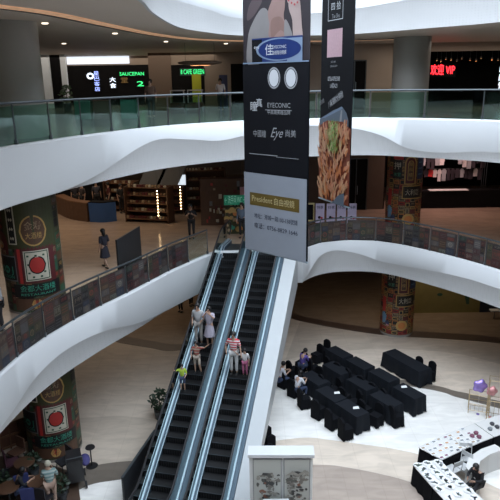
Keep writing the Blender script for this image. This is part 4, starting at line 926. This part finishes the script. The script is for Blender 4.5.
chm = [mat('chair_plum', (.10, .04, .06), .6), mat('chair_blue', (.04, .05, .16), .6), mat('chair_black', (.02, .02, .025), .5), mat('chair_brown', (.14, .07, .045), .6)]
for i, (u, v, rz, c, lb) in enumerate(((12, 462, -1, 0, 'plum cafe chair at the left edge'), (16, 452, 2.6, 3, 'brown cafe chair left of the printed column'), (64, 461, 2.4, 2, 'black cafe chair right of the printed column foot'), (22, 483, .4, 1, 'blue cafe chair at the bottom left'), (2, 474, -1.2, 2, 'black cafe chair cut by the left edge'),
    (30, 497, .2, 1, 'blue cafe chair at the bottom edge'), (44, 497, -.3, 2, 'black cafe chair left of the person in teal'))): cafe_chair(u, v, rz, lb, chm[c])
p = P(53, 506, 0); person((p.x, p.y, 0), .3, 1.62, 'person in a teal striped top and straw hat standing at the lower left', striped('teal_stripes', (.16, .26, .26), (.36, .42, .40), 9), cloth('paletrousers', (.46, .32, .25)), pose=HOLD, sleeve=.7, fat=1.2, hat=mat('straw', (.45, .42, .33), .7))
p = P(16, 478, .9); person((p.x, p.y, 0), -1.2, 1.66, 'person in black with a brown bag sitting at the lower left edge', cloth('black', (.015, .015, .018)), cloth('darkblue', (.03, .04, .08)), pose=SIT, sleeve=.8, hair='long')
# stroller: black box body, hood of blue cloth, wheels, handle
p = P(76, 478, .2); o = empty('stroller', (p.x, p.y, 0), .35, 'black stroller with blue cloth and small wheels right of the person in teal', 'stroller'); o.scale = (1.25, 1.25, 1.25)
MB().box((0, 0, .55), (.42, .62, .62), blkp, taper=.92).build('body', o); MB().ball((.28, .05, .62), .19, mat('blue_purple_cloth', (.05, .045, .16), .7, var=.3, scale=8), 14, sx=.7, sy=1.3, sz=.55).build('blanket', o, True)['label'] = 'blue purple blanket'
for sx in (-1, 1):
    for sy in (-1, 1):
        wl_ = MB(); wl_.tube([(sx * .24 + q, sy * .28, .10) for q in (-.02, .02)], .1, rubber, 16).build('wheel', o, True); MB().tube([(sx * .22, sy * .28, .1), (sx * .19, sy * .2, .3)], .014, darksteel, 6).build('fork', o)
MB().tube([(-.2, -.3, .8), (-.2, -.42, 1.05), (.2, -.42, 1.05), (.2, -.3, .8)], .015, darksteel, 8).build('handle', o, True)
p = P(92, 466, 0); o = empty('bar_stool', (p.x, p.y, 0), 0, 'slim black stool on a round base at the lower left', 'stool'); MB().lathe([(.21, 0), (.2, .02), (.03, .04)], (0, 0, 0), blkp, 20).build('base', o, True); MB().tube([(0, 0, .03), (0, 0, .72)], .022, blkp, 8).build('pole', o, True); MB().lathe([(.15, 0), (.17, .02), (.15, .06)], (0, 0, .72), blkp, 18).build('seat', o, True)
# dark potted shrub left of the escalator
leaf = mat('dark_leaf', (.02, .04, .02), .5)
def shrub(loc, r, h, label, lm=leaf, n=130):
    o = empty('potted_shrub', loc, 0, label, 'plant'); MB().lathe([(r * .45, 0), (r * .6, h * .3), (r * .55, h * .3), (r * .5, h * .26)], (0, 0, 0), darksteel, 16).build('pot', o, True); rr = random.Random(int(h * 100)); mb = MB()
    for k in range(n):
        a, b_ = rr.uniform(0, 6.28), rr.uniform(-1, 1); q = r * rr.uniform(.4, 1) ; c = Vector((q * math.cos(a) * math.sqrt(1 - b_ * b_), q * math.sin(a) * math.sqrt(1 - b_ * b_), h * .68 + b_ * h * .36)); d = Vector((rr.uniform(-1, 1), rr.uniform(-1, 1), rr.uniform(-.3, 1))).normalized(); e = d.orthogonal().normalized()
        s_ = r * .28; mb.add([c - d * s_, c + e * s_ * .4, c + d * s_, c - e * s_ * .4 + Vector((0, 0, .01))], [(0, 1, 2, 3)], lm)
    mb.build('foliage', o); MB().tube([(0, 0, h * .2), (0, 0, h * .7)], .02, wood, 6).build('stem', o); return o
p = P(161, 416, 0); shrub((-3.65, 20.6, 0), .4, 1.2, 'dark potted shrub beside the left side of the escalators')

# dark clutter at the lower left: slatted wood screen, planters
p = P(2, 452, 0); q = P(30, 441, 0); t = Vector((q.x - p.x, q.y - p.y)); o = empty('wood_screen', (p.x, p.y, 0), math.atan2(t.y, t.x), 'low reddish wood screen at the left edge beside the printed column', 'screen')
mb = MB()
for z in (.1, .55, 1.0): MB().box((t.length / 2, 0, z), (t.length, .04, .08), wood2).build('rail', o)
for k in range(4): MB().box((t.length * k / 3, 0, .52), (.05, .05, 1.04), wood2).build('post', o)
MB().box((t.length / 2, .02, .55), (t.length, .015, .9), mat('red_wood', (.13, .055, .035), .5, var=.3)).build('panel', o)
for i, (u, v, lb) in enumerate(((4, 490, 'left'), (34, 470, 'middle'), (62, 494, 'right'))):
    pp = P(u, v, .2); shrub((pp.x, pp.y, 0), .3, .85, 'small dark potted plant among the cafe seats, %s of three' % lb, n=90)
# ------------------------------------------------------------------ upper level, back
def wallbox(a, b, z0, z1, m, name='wall_back', th=.15):
    a, b = Vector(a), Vector(b); c = (a + b) / 2; t = b - a; return struct(MB().box((c.x, c.y, (z0 + z1) / 2), (t.length, th, z1 - z0), m, math.atan2(t.y, t.x)).build(name))
C3 = L4 - 1.55; C2 = L3 - 1.46; C1 = L2 - 1.42
# right: beige wall and dark shop with red led sign
wallbox((3.0, 33.2), (8.2, 33.2), L3, C3, beigew); wallbox((8.2, 33.2), (28, 33.2), L3 + 2.9, C3, beigew); wallbox((8.2, 39), (28, 39), L3, C3, dark); wallbox((8.2, 33.2), (8.2, 39), L3, C3, dark)
def frontbox(x0, x1, y, z0, z1, m, name, label, cat): return tag(MB().box(((x0 + x1) / 2, y, (z0 + z1) / 2), (x1 - x0, .08, z1 - z0), m).build(name), label, cat)
def door_dark(x0, x1, y, z0, h, label):
    o = empty('glass_door', ((x0 + x1) / 2, y, z0), 0, label, 'door'); w = x1 - x0
    MB().box((0, 0, h / 2), (w, .06, h), dark).build('pane', o)
    for x in (-w / 2, 0, w / 2): MB().box((x, -.05, h / 2), (.05, .08, h), darksteel).build('frame_post', o)
    MB().box((0, -.05, h), (w, .08, .06), darksteel).build('frame_head', o); MB().tube([(.08, -.12, .9), (.08, -.12, 1.4)], .015, steel, 6).build('handle', o)
x0 = PY(343, 60, 33.1).x; x1 = PY(366, 60, 33.1).x
door_dark(x0, x1, 33.05, L3, 2.5, 'tall dark glass doors in the beige wall behind the narrow banner')
lr = em('red_led', (1, .02, .03), 6.0); ledg = em('green_led', (.05, .9, .25), 1.6); ledw = em('white_led', (.75, .85, 1), 2.2); ledy = em('warm_led', (1, .72, .42), 3)
def sign(u0, v0, u1, v1, y, body, inkm, label, boardm=dark, rows=None, mirror=False):
    a = PY(u0, v1, y); b = PY(u1, v0, y); c = (a + b) / 2; o = empty('shop_sign', (c.x, y, a.z), 0, label, 'sign'); w, h = b.x - a.x, b.z - a.z
    MB().box((0, 0, h / 2), (w, .08, h), boardm).build('board', o)
    pr = Print(lambda x, z, d: (x - w / 2, -.042 - d, z), step=.003)
    rows = rows or [body]
    for k, s_ in enumerate(rows): pr.text(s_, w / 2, h * (len(rows) - k - .5) / len(rows), h / len(rows) * .72, inkm, w=w * .92)
    pr.build('lettering', o); return o
sign(429, 64, 456, 77, 33.4, '欢迎光临 V8', lr, 'red led sign reading a welcome over the dark shop at the upper right', rows=['欢迎 VIP'])
for i, u in enumerate((429, 437, 441, 446, 451, 457, 462, 470, 476, 481, 492, 498)):
    p = PY(u, 60 + (i % 3) - (u - 430) * .02, 34.5); o = empty('spotlight', (p.x, p.y, p.z), 0, 'small lit spotlight in the dark shop at the upper right', 'lamp', 'spotlights over the dark shop')
    MB().lathe([(.04, 0), (.06, .10), (.03, .14)], (0, 0, 0), darksteel, 10).build('housing', o); MB().lathe([(.001, -.005), (.038, -.005)], (0, 0, 0), ledy, 10).build('bulb', o); MB().tube([(0, 0, .14), (0, 0, C3 - p.z)], .008, darksteel, 5).build('stem', o)
sign(497, 66, 507, 90, 33.6, '', ledw, 'blue white lit vertical sign at the right edge of the upper level', rows=['时', '尚', '馆'])
# middle left of upper level: cafe wall with dark opening
YB = 40
def W3(u0, u1, y, z0=L3, z1=C3, m=beigew, name='wall_back'):
    a = PY(u0, 90, y).x; b = PY(u1, 90, y).x; return wallbox((a, y), (b, y), z0, z1, m, name)
W3(150, 172, YB, m=brownw); W3(150, 205, YB + .1, L3 + 2.6, C3); W3(205, 262, YB, m=beigew); W3(262, 320, YB, m=brownw); wallbox((-6.2, 44), (-2, 44), L3, C3, dark)
wallbox((3, 33.2), (3, 40), L3, C3, beigew)
sign(180, 68, 205, 76, YB - .1, '', ledg, 'green lit shop sign over the cafe opening on the upper level', boardm=mat('sign_teal', (.03, .08, .07)), rows=['8 CAFE GREEN'])
frontbox(PY(192, 80, YB - .3).x, PY(201, 80, YB - .3).x, YB - .3, L3, L3 + 2.0, mat('poster_yellow', (.62, .66, .05), .5), 'poster', 'yellow green poster in the dark cafe opening', 'poster')
frontbox(PY(219, 80, 36).x, PY(227.5, 80, 36).x, 36, L3, L3 + 1.9, mat('poster_purple', (.12, .13, .26), .5), 'standing_poster', 'blue purple standing poster panel on the upper level', 'poster')
frontbox(PY(231, 80, YB - .2).x, PY(247, 80, YB - .2).x, YB - .15, L3, L3 + 2.6, dark, 'shop_window', 'dark shop window left of the wide banner on the upper level', 'window')
# glass showcases
def case(u0, u1, v, y, label):
    a, b = PY(u0, 100, y).x, PY(u1, 100, y).x; o = empty('showcase', ((a + b) / 2, y, L3), 0, label, 'showcase', 'white showcases'); w = b - a
    MB().box((0, 0, .25), (w, .6, .5), wood).build('base', o); MB().box((0, 0, .8), (w * .96, .55, .6), glc).build('glass', o); MB().box((0, 0, 1.12), (w, .6, .05), metalw).build('top', o)
    for sx in (-1, 1): MB().box((sx * w * .46, -.3, .8), (.04, .04, .6), metalw).build('post', o)
case(171, 185, 0, 32, 'white edged glass showcase on the upper level, left of two'); case(188, 203, 0, 32, 'white edged glass showcase on the upper level, right of two')
# far left: dark shop band with signs, pale posts of a second void
x_ = lambda u, y: PY(u, 90, y).x
YL = 44
wallbox((x_(68, YL), YL), (x_(152, YL), YL), L3, L3 + 2.75, dark); wallbox((x_(60, YL), YL + .1), (x_(152, YL), YL + .1), L3 + 2.75, C3, beigew); wallbox((-30, 43.9), (x_(68, YL), 43.9), L3, C3, dark); wallbox((-30, 40.6), (x_(66, 40.6), 40.6), L3, C3, dark)
sign(87, 72, 94, 81, YL - .1, '', ledw, 'round white lit sign on the dark shop band', rows=['◎']); sign(95, 71, 99, 92, YL - .1, '', em('blue_led', (.35, .45, 1), 2), 'vertical blue lit characters on the dark shop band', rows=['星', '巴', '客', '店'])
sign(119, 71, 145, 77, YL - .1, '', ledg, 'green lit lettering on the dark shop band', rows=['SAUCEPAN']); sign(137, 80, 144, 88, YL - .1, '', ledg, 'small green lit sign reading two on the dark shop band', rows=['2'])
sign(110, 77, 116, 89, YL - .1, '', ledw, 'small white lit window sign on the dark shop band', rows=['大', '食']); sign(121, 77, 128, 84, YL - .1, '', cols['gold'], 'dull golden sign on the dark shop band', rows=['堂'])
for i, (u0, u1) in enumerate(((44.5, 52), (63.5, 68.5))):
    y = 40; a, b = x_(u0, y), x_(u1, y); o = tag(MB().box(((a + b) / 2, y, (L3 + C3) / 2), (b - a, .3, C3 - L3), mat('pale_blue_panel', (.72, .80, .88), .4)).build('lift_frame_post'), 'pale blue post of a far lift frame, %s one' % ['broad left', 'narrow right'][i], 'post')
lamp_ = None
frontbox(x_(68, 43.5), x_(130, 43.5), 43.93, L3 + 2.85, C3, em('far_skylight_panel', (.8, .88, 1), 1.0), 'lightbox', 'long pale added panel over the dark shop band, glowing in place of the bright far void ceiling', 'light')  # added glowing panel standing in for the bright ceiling of the second void
shrub((x_(66, 36), 36, L3), .45, 1.4, 'green potted plant by the pale lift frame on the upper level', mat('mid_leaf', (.06, .16, .06), .5))
for i, (u, v, lb) in enumerate(((78, 110, 'left'), (97, 110, 'middle'), (125, 110, 'right'))):
    y = 24 + 3; a = x_(u - 7, 27); b = x_(u + 9, 27)
    o = empty('counter', ((a + b) / 2, 27.5, L3), 0, 'low teal fronted counter behind the upper left balustrade, %s one' % lb, 'counter', 'teal counters'); w = b - a
    MB().box((0, 0, .42), (w, .5, .84), mat('teal_front', (.10, .34, .28), .4) if i != 1 else brownw).build('front', o); MB().box((0, 0, .87), (w + .06, .6, .05), dark).build('worktop', o)
# hanging oval lamp under the upper ceiling
p = PY(200, 63, 30); o = empty('ceiling_lamp', (p.x, p.y, p.z), 0, 'long oval brown ceiling lamp hanging at the upper centre left', 'lamp')
MB().lathe([(.001, -.12), (.6, -.1), (1.05, -.03), (1.08, .04), (.8, .10), (.001, .12)], (0, 0, 0), brownw, 28, sy=.5).build('shade', o, True); MB().lathe([(.001, 0), (.5, 0)], (0, 0, -.115), em('dim_warm', (1, .75, .5), .6), 24, sy=.5).build('diffuser', o)
for sx in (-.7, .7): MB().tube([(sx, 0, .05), (sx, 0, C3 - p.z)], .01, darksteel, 6).build('cable', o)
# warm cove lines in the upper ceiling
def ceil_strip(pts, wd, m, name, label, cat, z):
    pts = catmull(pts, 6); q = offset_path(pts, wd); n = len(pts); mb = MB(); vs = [(x, y, z) for x, y in pts] + [(x, y, z) for x, y in q] + [(x, y, z + .05) for x, y in pts] + [(x, y, z + .05) for x, y in q]
    fs = []
    for i in range(n - 1): fs += [(i, i + 1, n + i + 1, n + i), (2 * n + i, 3 * n + i, 3 * n + i + 1, 2 * n + i + 1), (i, 2 * n + i, 2 * n + i + 1, i + 1), (n + i, n + i + 1, 3 * n + i + 1, 3 * n + i)]
    return tag(mb.add(vs, fs, m).build(name), label, cat)
cp = [(-6.6, 11), (-5.9, 14.0), (-4.9, 16.29), (-4.2, 20), (-3.3, 24.3), (-1.9, 27.4), (.8, 29.3), (4, 29.9), (8, 28.8)]
ceil_strip(cp, .32, em('warm_cove', (.80, .47, .28), .33), 'cove_light', 'warm glowing cove line curving across the upper left ceiling', 'light', C3 - .04)
ceil_strip([(x - .46, y + .12) for x, y in cp], .05, darksteel, 'ceiling_reveal', 'dark thin reveal line beside the glowing ceiling cove', 'ceiling line', C3 - .04)
for i, (u, v) in enumerate(((45, 24), (64, 44), (115, 34), (166, 42), (226, 44))):
    p = P(u, v, C3 - .03); mb = MB(); mb.lathe([(.001, 0), (.09, 0), (.10, .03)], (p.x, p.y, C3 - .03), em('downlight_glow', (1, .85, .65), 2.5), 16); tag(mb.build('downlight'), 'small round downlight in the beige upper ceiling', 'lamp', 'downlights in the upper ceiling')
# ------------------------------------------------------------------ middle level, back
wallbox((2.0, 33.0), (7.6, 33.0), L2, C2, mat('umber_wall', (.12, .085, .065), .5, var=.1)); wallbox((7.6, 40), (28, 40), L2, C2, dark); wallbox((7.6, 33), (7.6, 40), L2, C2, dark); wallbox((-30, 47), (2, 47), L2, C2, brownw)
door_dark(PY(344, 190, 33).x, PY(366, 190, 33).x, 32.85, L2, 2.9, 'dark shop doors in the brown wall behind the posters')
# garment racks with hanging clothes in the dark shop
rr = random.Random(12); #gc = [em('lit_red_cloth', (.62, .06, .06), .35), em('lit_pink_cloth', (.75, .35, .33), .4), em('lit_white_cloth', (.5, .45, .45), .25), mat('dark_cloth', (.03, .025, .03), .8), em('lit_grey_cloth', (.25, .25, .28), .2)]
gc = [mat('garment_' + n, c, .8) for n, c in dict(red=(.75, .05, .05), pink=(.85, .40, .38), white=(.75, .7, .7), dark=(.04, .03, .04), grey=(.4, .4, .43)).items()]
for r_, (y, zz, n) in enumerate(((33.6, 9.05, 19), (33.9, 8.3, 19), (34.2, 7.55, 19))):
    xa, xb = 8.6, 13.6; o = empty('garment_rail', ((xa + xb) / 2, y, L2), 0, 'dark garment rail across the dark shop front, %s one' % ['upper', 'middle', 'lower'][r_], 'rail')
    MB().tube([(-(xb - xa) / 2, 0, zz - L2 + .12), ((xb - xa) / 2, 0, zz - L2 + .12)], .015, darksteel, 6).build('rod', o)
    for sx in (-1, 1): MB().tube([(sx * (xb - xa) / 2, 0, 0), (sx * (xb - xa) / 2, 0, zz - L2 + .12)], .02, darksteel, 6).build('post', o)
    for k in range(n):
        if rr.random() < .12: continue
        x = xa + .15 + (xb - xa - .3) * k / (n - 1); w_ = rr.uniform(.10, .15); h_ = rr.uniform(.4, .75); m = gc[rr.choice([0, 0, 1, 2, 3, 3, 4]) if k < 9 else rr.choice([3, 4, 2, 3, 3])]
        g = MB(); pts = [(-w_ * .35, 0), (w_ * .35, 0), (w_, -.10), (w_ * 1.1, -.28), (w_ * .8, -.26), (w_ * .85, -h_), (-w_ * .85, -h_), (-w_ * .8, -.26), (-w_ * 1.1, -.28), (-w_, -.10)]
        vs = [(a_, -.05, b_) for a_, b_ in pts] + [(a_, .05, b_) for a_, b_ in pts]; kk = len(pts); g.add(vs, [tuple(reversed(range(kk))), tuple(range(kk, 2 * kk))] + [(i, (i + 1) % kk, kk + (i + 1) % kk, kk + i) for i in range(kk)], m)
        o = g.build('hanging_garment'); o.location = (x, y, zz + .10); o.rotation_euler = (0, 0, rr.uniform(-.5, .5))
        tag(o, '%s garment hanging on the %s rail of the dark shop' % ({'garment_red': 'red', 'garment_pink': 'pink', 'garment_white': 'white', 'garment_dark': 'black', 'garment_grey': 'grey'}[m.name], ['upper', 'middle', 'lower'][r_]), 'garment', '%s garments on the %s rail' % (m.name[8:], ['upper', 'middle', 'lower'][r_]))
tag(MB().box((12.5, 33.2, L2 + .5), (7, .6, 1.0), dark).box((11.3, 33.1, L2 + 1.02), (2.2, .5, .03), pap).build('shop_counter'), 'long black counter before the dark shop with a pale top', 'counter')
lamp(10.6, 32.4, C2 - .2, 4, .6, 95, (1, .62, .58))
# four purple posters in front of the rail top
for i, (u) in enumerate((320, 331, 341.5, 352)):
    p = P(u, 226, L2 + .6); y = 27.6; a = PY(u, 212, y); o = empty('poster_stand', (a.x, y, L2), 0, 'pale lilac poster stand behind the right rail, %s of four' % ['leftmost', 'second', 'third', 'rightmost'][i], 'poster', 'lilac poster stands')
    zt = PY(u, 203.5, y).z - L2; zb_ = PY(u, 223, y).z - L2
    MB().box((0, 0, (zt + zb_) / 2), (.42, .03, zt - zb_), mat('lilac_paper', (.48, .42, .56), .5)).build('board', o)
    pr = Print(lambda x, z, d: (x, -.017 - d, z)); pr.disc(-.03, zb_ + .28, .07, bb); pr.disc(.08, zb_ + .25, .06, nail); pr.text('特惠', 0, zt - .2, .14, ntx); pr.build('print', o)
    MB().tube([(0, 0, .02), (0, .0, zb_ + .1)], .02, darksteel, 6).build('pole', o); MB().lathe([(.18, 0), (.17, .02)], (0, 0, 0), darksteel, 16).build('base', o)
a = PY(310, 210, 28); o = empty('framed_notice', (a.x, 28, L2), 0, 'yellow framed notice stand beside the wide banner', 'sign'); zt = PY(310, 203, 28).z - L2
MB().box((0, 0, zt - .45), (.42, .04, .9), mat('notice_yellow', (.5, .42, .2), .5)).build('frame', o); MB().box((0, -.02, zt - .45), (.3, .03, .75), dark).build('panel', o); MB().tube([(0, 0, 0), (0, 0, zt - .8)], .02, darksteel, 6).build('pole', o)
# black board behind the left rail
a_, b_ = P(117, 292, L2 + .3), P(139, 278, L2 + .3); c = (a_ + b_) / 2
t = Vector((b_.x - a_.x, b_.y - a_.y)); zt = 7.75
c0 = Vector((-4.6, 21.4)); o = empty('partition_board', (c0.x, c0.y, L2), 0, 'large black partition board standing behind the left posters', 'board')
pa, pb = P(116, 240, L2 + 2.0), P(139, 226, L2 + 2.0); c0 = (pa + pb) / 2; o.location = (c0.x, c0.y, L2); tt = Vector((pb.x - pa.x, pb.y - pa.y)); o.rotation_euler = (0, 0, math.atan2(tt.y, tt.x))
MB().box((0, 0, 1.03), (tt.length, .06, 1.94), blkp).build('panel', o)
for sx in (-1, 1): MB().box((sx * tt.length * .42, 0, .03), (.06, .5, .06), darksteel).build('foot', o)
# stepped wooden shelves, curved counters, blue counter
def stepped(u, v, w, label, rz=0, n=5, h=1.9):
    p = P(u, v, L2); o = empty('display_shelf', (p.x, p.y, L2), rz, label, 'shelf')
    for sx in (-1, 1): MB().box((sx * w / 2, .45, h / 2), (.05, .9, h), wood).build('side_panel', o)
    MB().box((0, .88, h / 2), (w, .04, h), wood).build('back_panel', o)
    for k in range(n):
        z = .2 + (h - .3) * k / (n - 1); d = .9 - .1 * k; MB().box((0, .9 - d / 2, z), (w - .04, d, .05), wood2).build('shelf_board', o)
        mb = MB(); r = random.Random(k + u)
        x = -w / 2 + .08
        gm = mb
        for q in range(int(w / .17)):
            mb.box((x, .9 - d + .1, z + .09), (.12, .12, r.uniform(.08, .16)), [wood2, cols['tan'], cols['brown'], cols['maroon'], cols['cream']][r.randrange(5)]); x += .17
        g = mb.build('goods', o); g['kind'] = 'stuff'
    return o
stepped(147, 223, 2.4, 'stepped brown wooden display shelf in the middle of the left shops', -.25); stepped(173, 214, 1.2, 'brown wooden display shelf right of the stepped one', -.1, 4, 1.5); stepped(207, 212, 2.2, 'dark wooden display shelf left of the escalator head', .1, 5, 2.4); stepped(120, 212, 1.8, 'low wooden shelf behind the blue counter', -.2, 4, 1.7)
def curved_counter(pts, h, m, label, top=wood2, th=.5):
    q0 = catmull(pts, 5); q1 = offset_path(q0, th); c = Vector(q0[0][:2]); o = empty('counter', (c.x, c.y, L2), 0, label, 'counter'); poly = [(x - c.x, y - c.y) for x, y in list(q0) + list(reversed(q1))]
    MB().prism(poly, 0, h - .05, m).build('front', o); MB().prism(poly, h - .05, h, top).build('worktop', o)
G = lambda u, v: tuple(P(u, v, L2)[:2])
curved_counter([G(90, 222), G(104, 222.5), G(117, 221)], 1.1, mat('counter_blue', (.03, .09, .25), .4), 'blue fronted counter in the left shops of the middle level', dark)
curved_counter([G(57, 213), G(70, 219), G(88, 222)], 1.05, wood, 'curved dark wooden counter left of the blue counter')
curved_counter([G(40, 206), G(60, 205), G(90, 207), G(110, 208)], 1.6, dark, 'long black counter at the back of the left shops', wood2)
for i, (u, v) in enumerate(((77, 215), (84, 216), (98, 214), (110, 215), (122, 217))):
    p = P(u, v - 4, L2); person((p.x, p.y, L2), [PI, 2.5, 3.5, 2, 4][i], 1.68, 'person in dark clothes among the left shops, %s' % ['farthest left by the wooden counter', 'second from the left by the counter', 'behind the blue counter left part', 'behind the blue counter right part', 'right of the blue counter'][i], cloth('shopdark%d' % i, [(.03, .03, .04), (.05, .04, .04), (.06, .06, .08), (.10, .02, .02), (.03, .03, .03)][i]), cloth('black', (.015, .015, .018)))
# bead strings of lights
for u, v0, n, lb in ((157, 191, 9, 'left'), (180, 187, 8, 'right')):
    y = P(u, 226, L2).y; o = empty('light_string', (PY(u, v0, y).x, y, L2), 0, 'hanging vertical string of small warm bulbs in the left shops, %s one' % lb, 'lights'); zt = PY(u, v0, y).z - L2
    MB().tube([(0, 0, .6), (0, 0, C2 - L2)], .006, darksteel, 5).build('cable', o)
    for k in range(n): MB().ball((0, 0, zt - .16 * k), .035, em('string_bulb', (1, .68, .35), 9), 8).build('bulb', o, True)
# far escalators seen in the second void (grey undersides)
for i, (u0, u1) in enumerate(((131, 145), (149, 163))):
    y = 36; a = PY(u0, 197, y); b = PY(u1 + 4, 172, y); w = 1.3; o = empty('far_escalator', (a.x, y, L2), 0, 'grey underside of a far escalator rising beyond the left shops, %s one' % ['left', 'right'][i], 'escalator', 'far escalators')
    mb = MB(); zt = b.z - L2 + .6; x1 = b.x - a.x; z0 = max(0, a.z - L2 - .3) - 1.0 + .05
    vs = [(0, 0, z0 + 1.0), (w, 0, z0 + 1.0), (w + x1, 0, zt), (x1, 0, zt), (0, .9, z0 + 1.0), (w, .9, z0 + 1.0), (w + x1, .9, zt), (x1, .9, zt)]
    mb.add(vs, [(0, 1, 2, 3), (7, 6, 5, 4), (0, 4, 5, 1), (1, 5, 6, 2), (3, 7, 4, 0), (2, 6, 7, 3)], mat('far_truss_grey', (.22, .23, .24), .5)).build('truss', o); MB().box((w / 2, .45, max(.05, (z0 + 1.2) / 2)), (.5, .5, max(.1, z0 + 1.2)), dark).build('support', o)
frontbox(PY(163, 183, 38).x, PY(189, 183, 38).x, 38, L2, PY(175, 175, 38).z, em('far_void_glow', (.8, .9, 1), .9), 'lightbox', 'pale glowing panel standing in for the bright far void beyond the tall shelf', 'light')  # glow added in place of the bright fascia in the far void
# green direction sign and golden panel by the escalator top
y = 27.6; sign(224, 195, 246, 205, 27.6, '', mat('sign_pale_green', (.25, .5, .38), emit=.3), 'green hanging direction sign above the escalator head', boardm=em('sign_green', (.01, .16, .09), .3), rows=[' ← 洗手间 WC → '])
px_ = PY(245, 190, 28.5).x; o = empty('hanging_poster', (px_, 28.5, L2), 0, 'pink square poster hanging above the green sign', 'poster'); za, zb_ = PY(245, 200, 28.5).z - L2, PY(245, 187, 28.5).z - L2
MB().box((0, 0, (za + zb_) / 2), (.5, .04, zb_ - za), cols['pink']).build('board', o)
for q in (-.2, .2): MB().tube([(q, 0, zb_), (q, 0, C2 - L2)], .006, darksteel, 5).build('cable', o)
o = empty('decorated_panel', (PY(235, 225, 27.9).x, 27.9, L2), 0, 'golden and green decorated panel under the green sign', 'panel'); hp = PY(235, 206, 27.9).z - L2; MB().box((0, 0, hp / 2), (.9, .1, hp), cols['olive']).build('board', o)
pr = Print(lambda x, z, d: (x, -.052 - d, z)); r = random.Random(2)
for k in range(46):
    pr.disc(r.uniform(-.42, .42), r.uniform(.15, hp - .15), r.uniform(.05, .14), cols[r.choice(['gold', 'gold', 'olive', 'orange', 'tan', 'brown', 'teal'])], n=10); pr.l -= .7
pr.build('print', o); 
o = empty('clothing_display', (-.9 , 30, L2), 0, 'crowded dark garment display behind the escalator head', 'display'); mb = MB().box((0, 0, 1.2), (3.2, .6, 2.4), wood)
mb.build('back_panel', o); r = random.Random(8); 
pr = Print(lambda x, z, d: (x, -.31 - d, z))
for k in range(60): x, z = r.uniform(-1.5, 1.4), r.uniform(.1, 2.2); pr.rect(x, z, x + r.uniform(.06, .18), z + r.uniform(.1, .3), cols[r.choice(['brown', 'tan', 'maroon', 'grey', 'red', 'cream', 'black'])]); pr.l -= .8
pr.build('goods_front', o)
# ------------------------------------------------------------------ ground floor, back
wallbox((-30, 44), (28, 44), 0, C1, brownw); 
a, b = P(399, 319, 0), P(481, 322, 0)
yy = 31.0; xa, xb = PY(412, 300, yy).x, PY(480, 300, yy).x; och = mat('ochre_board', (.22, .18, .06), .6, var=.15)
o = empty('hoarding_board', ((xa + xb) / 2, yy, 0), 0, 'ochre yellow hoarding with dark plant drawings behind the right ground floor column', 'hoarding'); w = xb - xa
MB().box((0, 0, 1.3), (w, .08, 2.6), och).build('board', o); pr = Print(lambda x, z, d: (x, -.042 - d, z)); inkd = cols['green']
pr.poly([(-w / 2, 2.35), (-w / 2, 2.25), (w * .25, 1.2), (w * .3, .5), (w * .34, .5), (w * .33, 1.3), (w * .28, 1.3)], inkd)
for k, (x, z) in enumerate(((-.25 * w, 2.3), (-.1 * w, 1.1), (.0, 2.1), (.3 * w, 1.9), (.38 * w, 2.2))): pr.disc(x, z, .16, inkd, .09)
pr.build('drawing', o)
wallbox((xb, yy), (xb, 36), 0, C1, dark); wallbox((xb, yy), (26, yy), 0, C1, mat('dark_blue_wall', (.01, .015, .03), .5))
tag(MB().box((PY(494, 318, 30).x, 30, .5), (.5, .3, .06), pap).tube([(PY(494, 318, 30).x, 30, 0), (PY(494, 318, 30).x, 30, .5)], .02, darksteel, 6).build('notice_stand'), 'small white notice stand before the dark blue wall at the right', 'sign')
# people and goods seen under the middle level left of the escalator
for i, (u, v) in enumerate(((181, 312), (191, 306))):
    p = P(u, v, 0); person((p.x, p.y, 0), PI * (.8 + i * .5), 1.65, 'person in %s on the ground floor behind the escalators, %s' % (['a dark top', 'brown clothes'][i], ['nearer', 'farther']
[i]), cloth('gdark%d' % i, [(.04, .04, .05), (.12, .07, .05)][i]), cloth('black', (.015, .015, .018)))
bpy.context.view_layer.update()
# ------------------------------------------------------------------ light
w = bpy.data.worlds.new('world'); SC.world = w; w.use_nodes = True; nt = w.node_tree
bg = nt.nodes['Background']; bg.inputs[0].default_value = (.78, .88, 1, 1); bg.inputs[1].default_value = 7.0
pl = bpy.data.lights.new('skylight_portal', 'AREA'); pl.shape = 'RECTANGLE'; pl.size = 22; pl.size_y = 31; pl.cycles.is_portal = True
po = bpy.data.objects.new('skylight_portal', pl); COL.objects.link(po); po.location = (2, 12.5, 21.25)
lamp(-12, 30, L3 - 1.6, 14, 10, 330); lamp(-10, 42, L4 - 1.7, 16, 10, 480, (1, .85, .7)); lamp(-12, 20, L4 - 1.7, 6, 10, 90)
lamp(12, 30, L3 - 1.6, 10, 5, 45); lamp(13, 30.5, L4 - 1.7, 12, 3, 190, (1, .88, .75))
lamp(-10, 33, L2 - 1.6, 12, 8, 170); lamp(9, 30, L2 - 1.6, 8, 1.5, 60)
SC.view_settings.view_transform = 'Standard'; SC.view_settings.look = 'None'; SC.view_settings.exposure = 0; SC.view_settings.gamma = 1
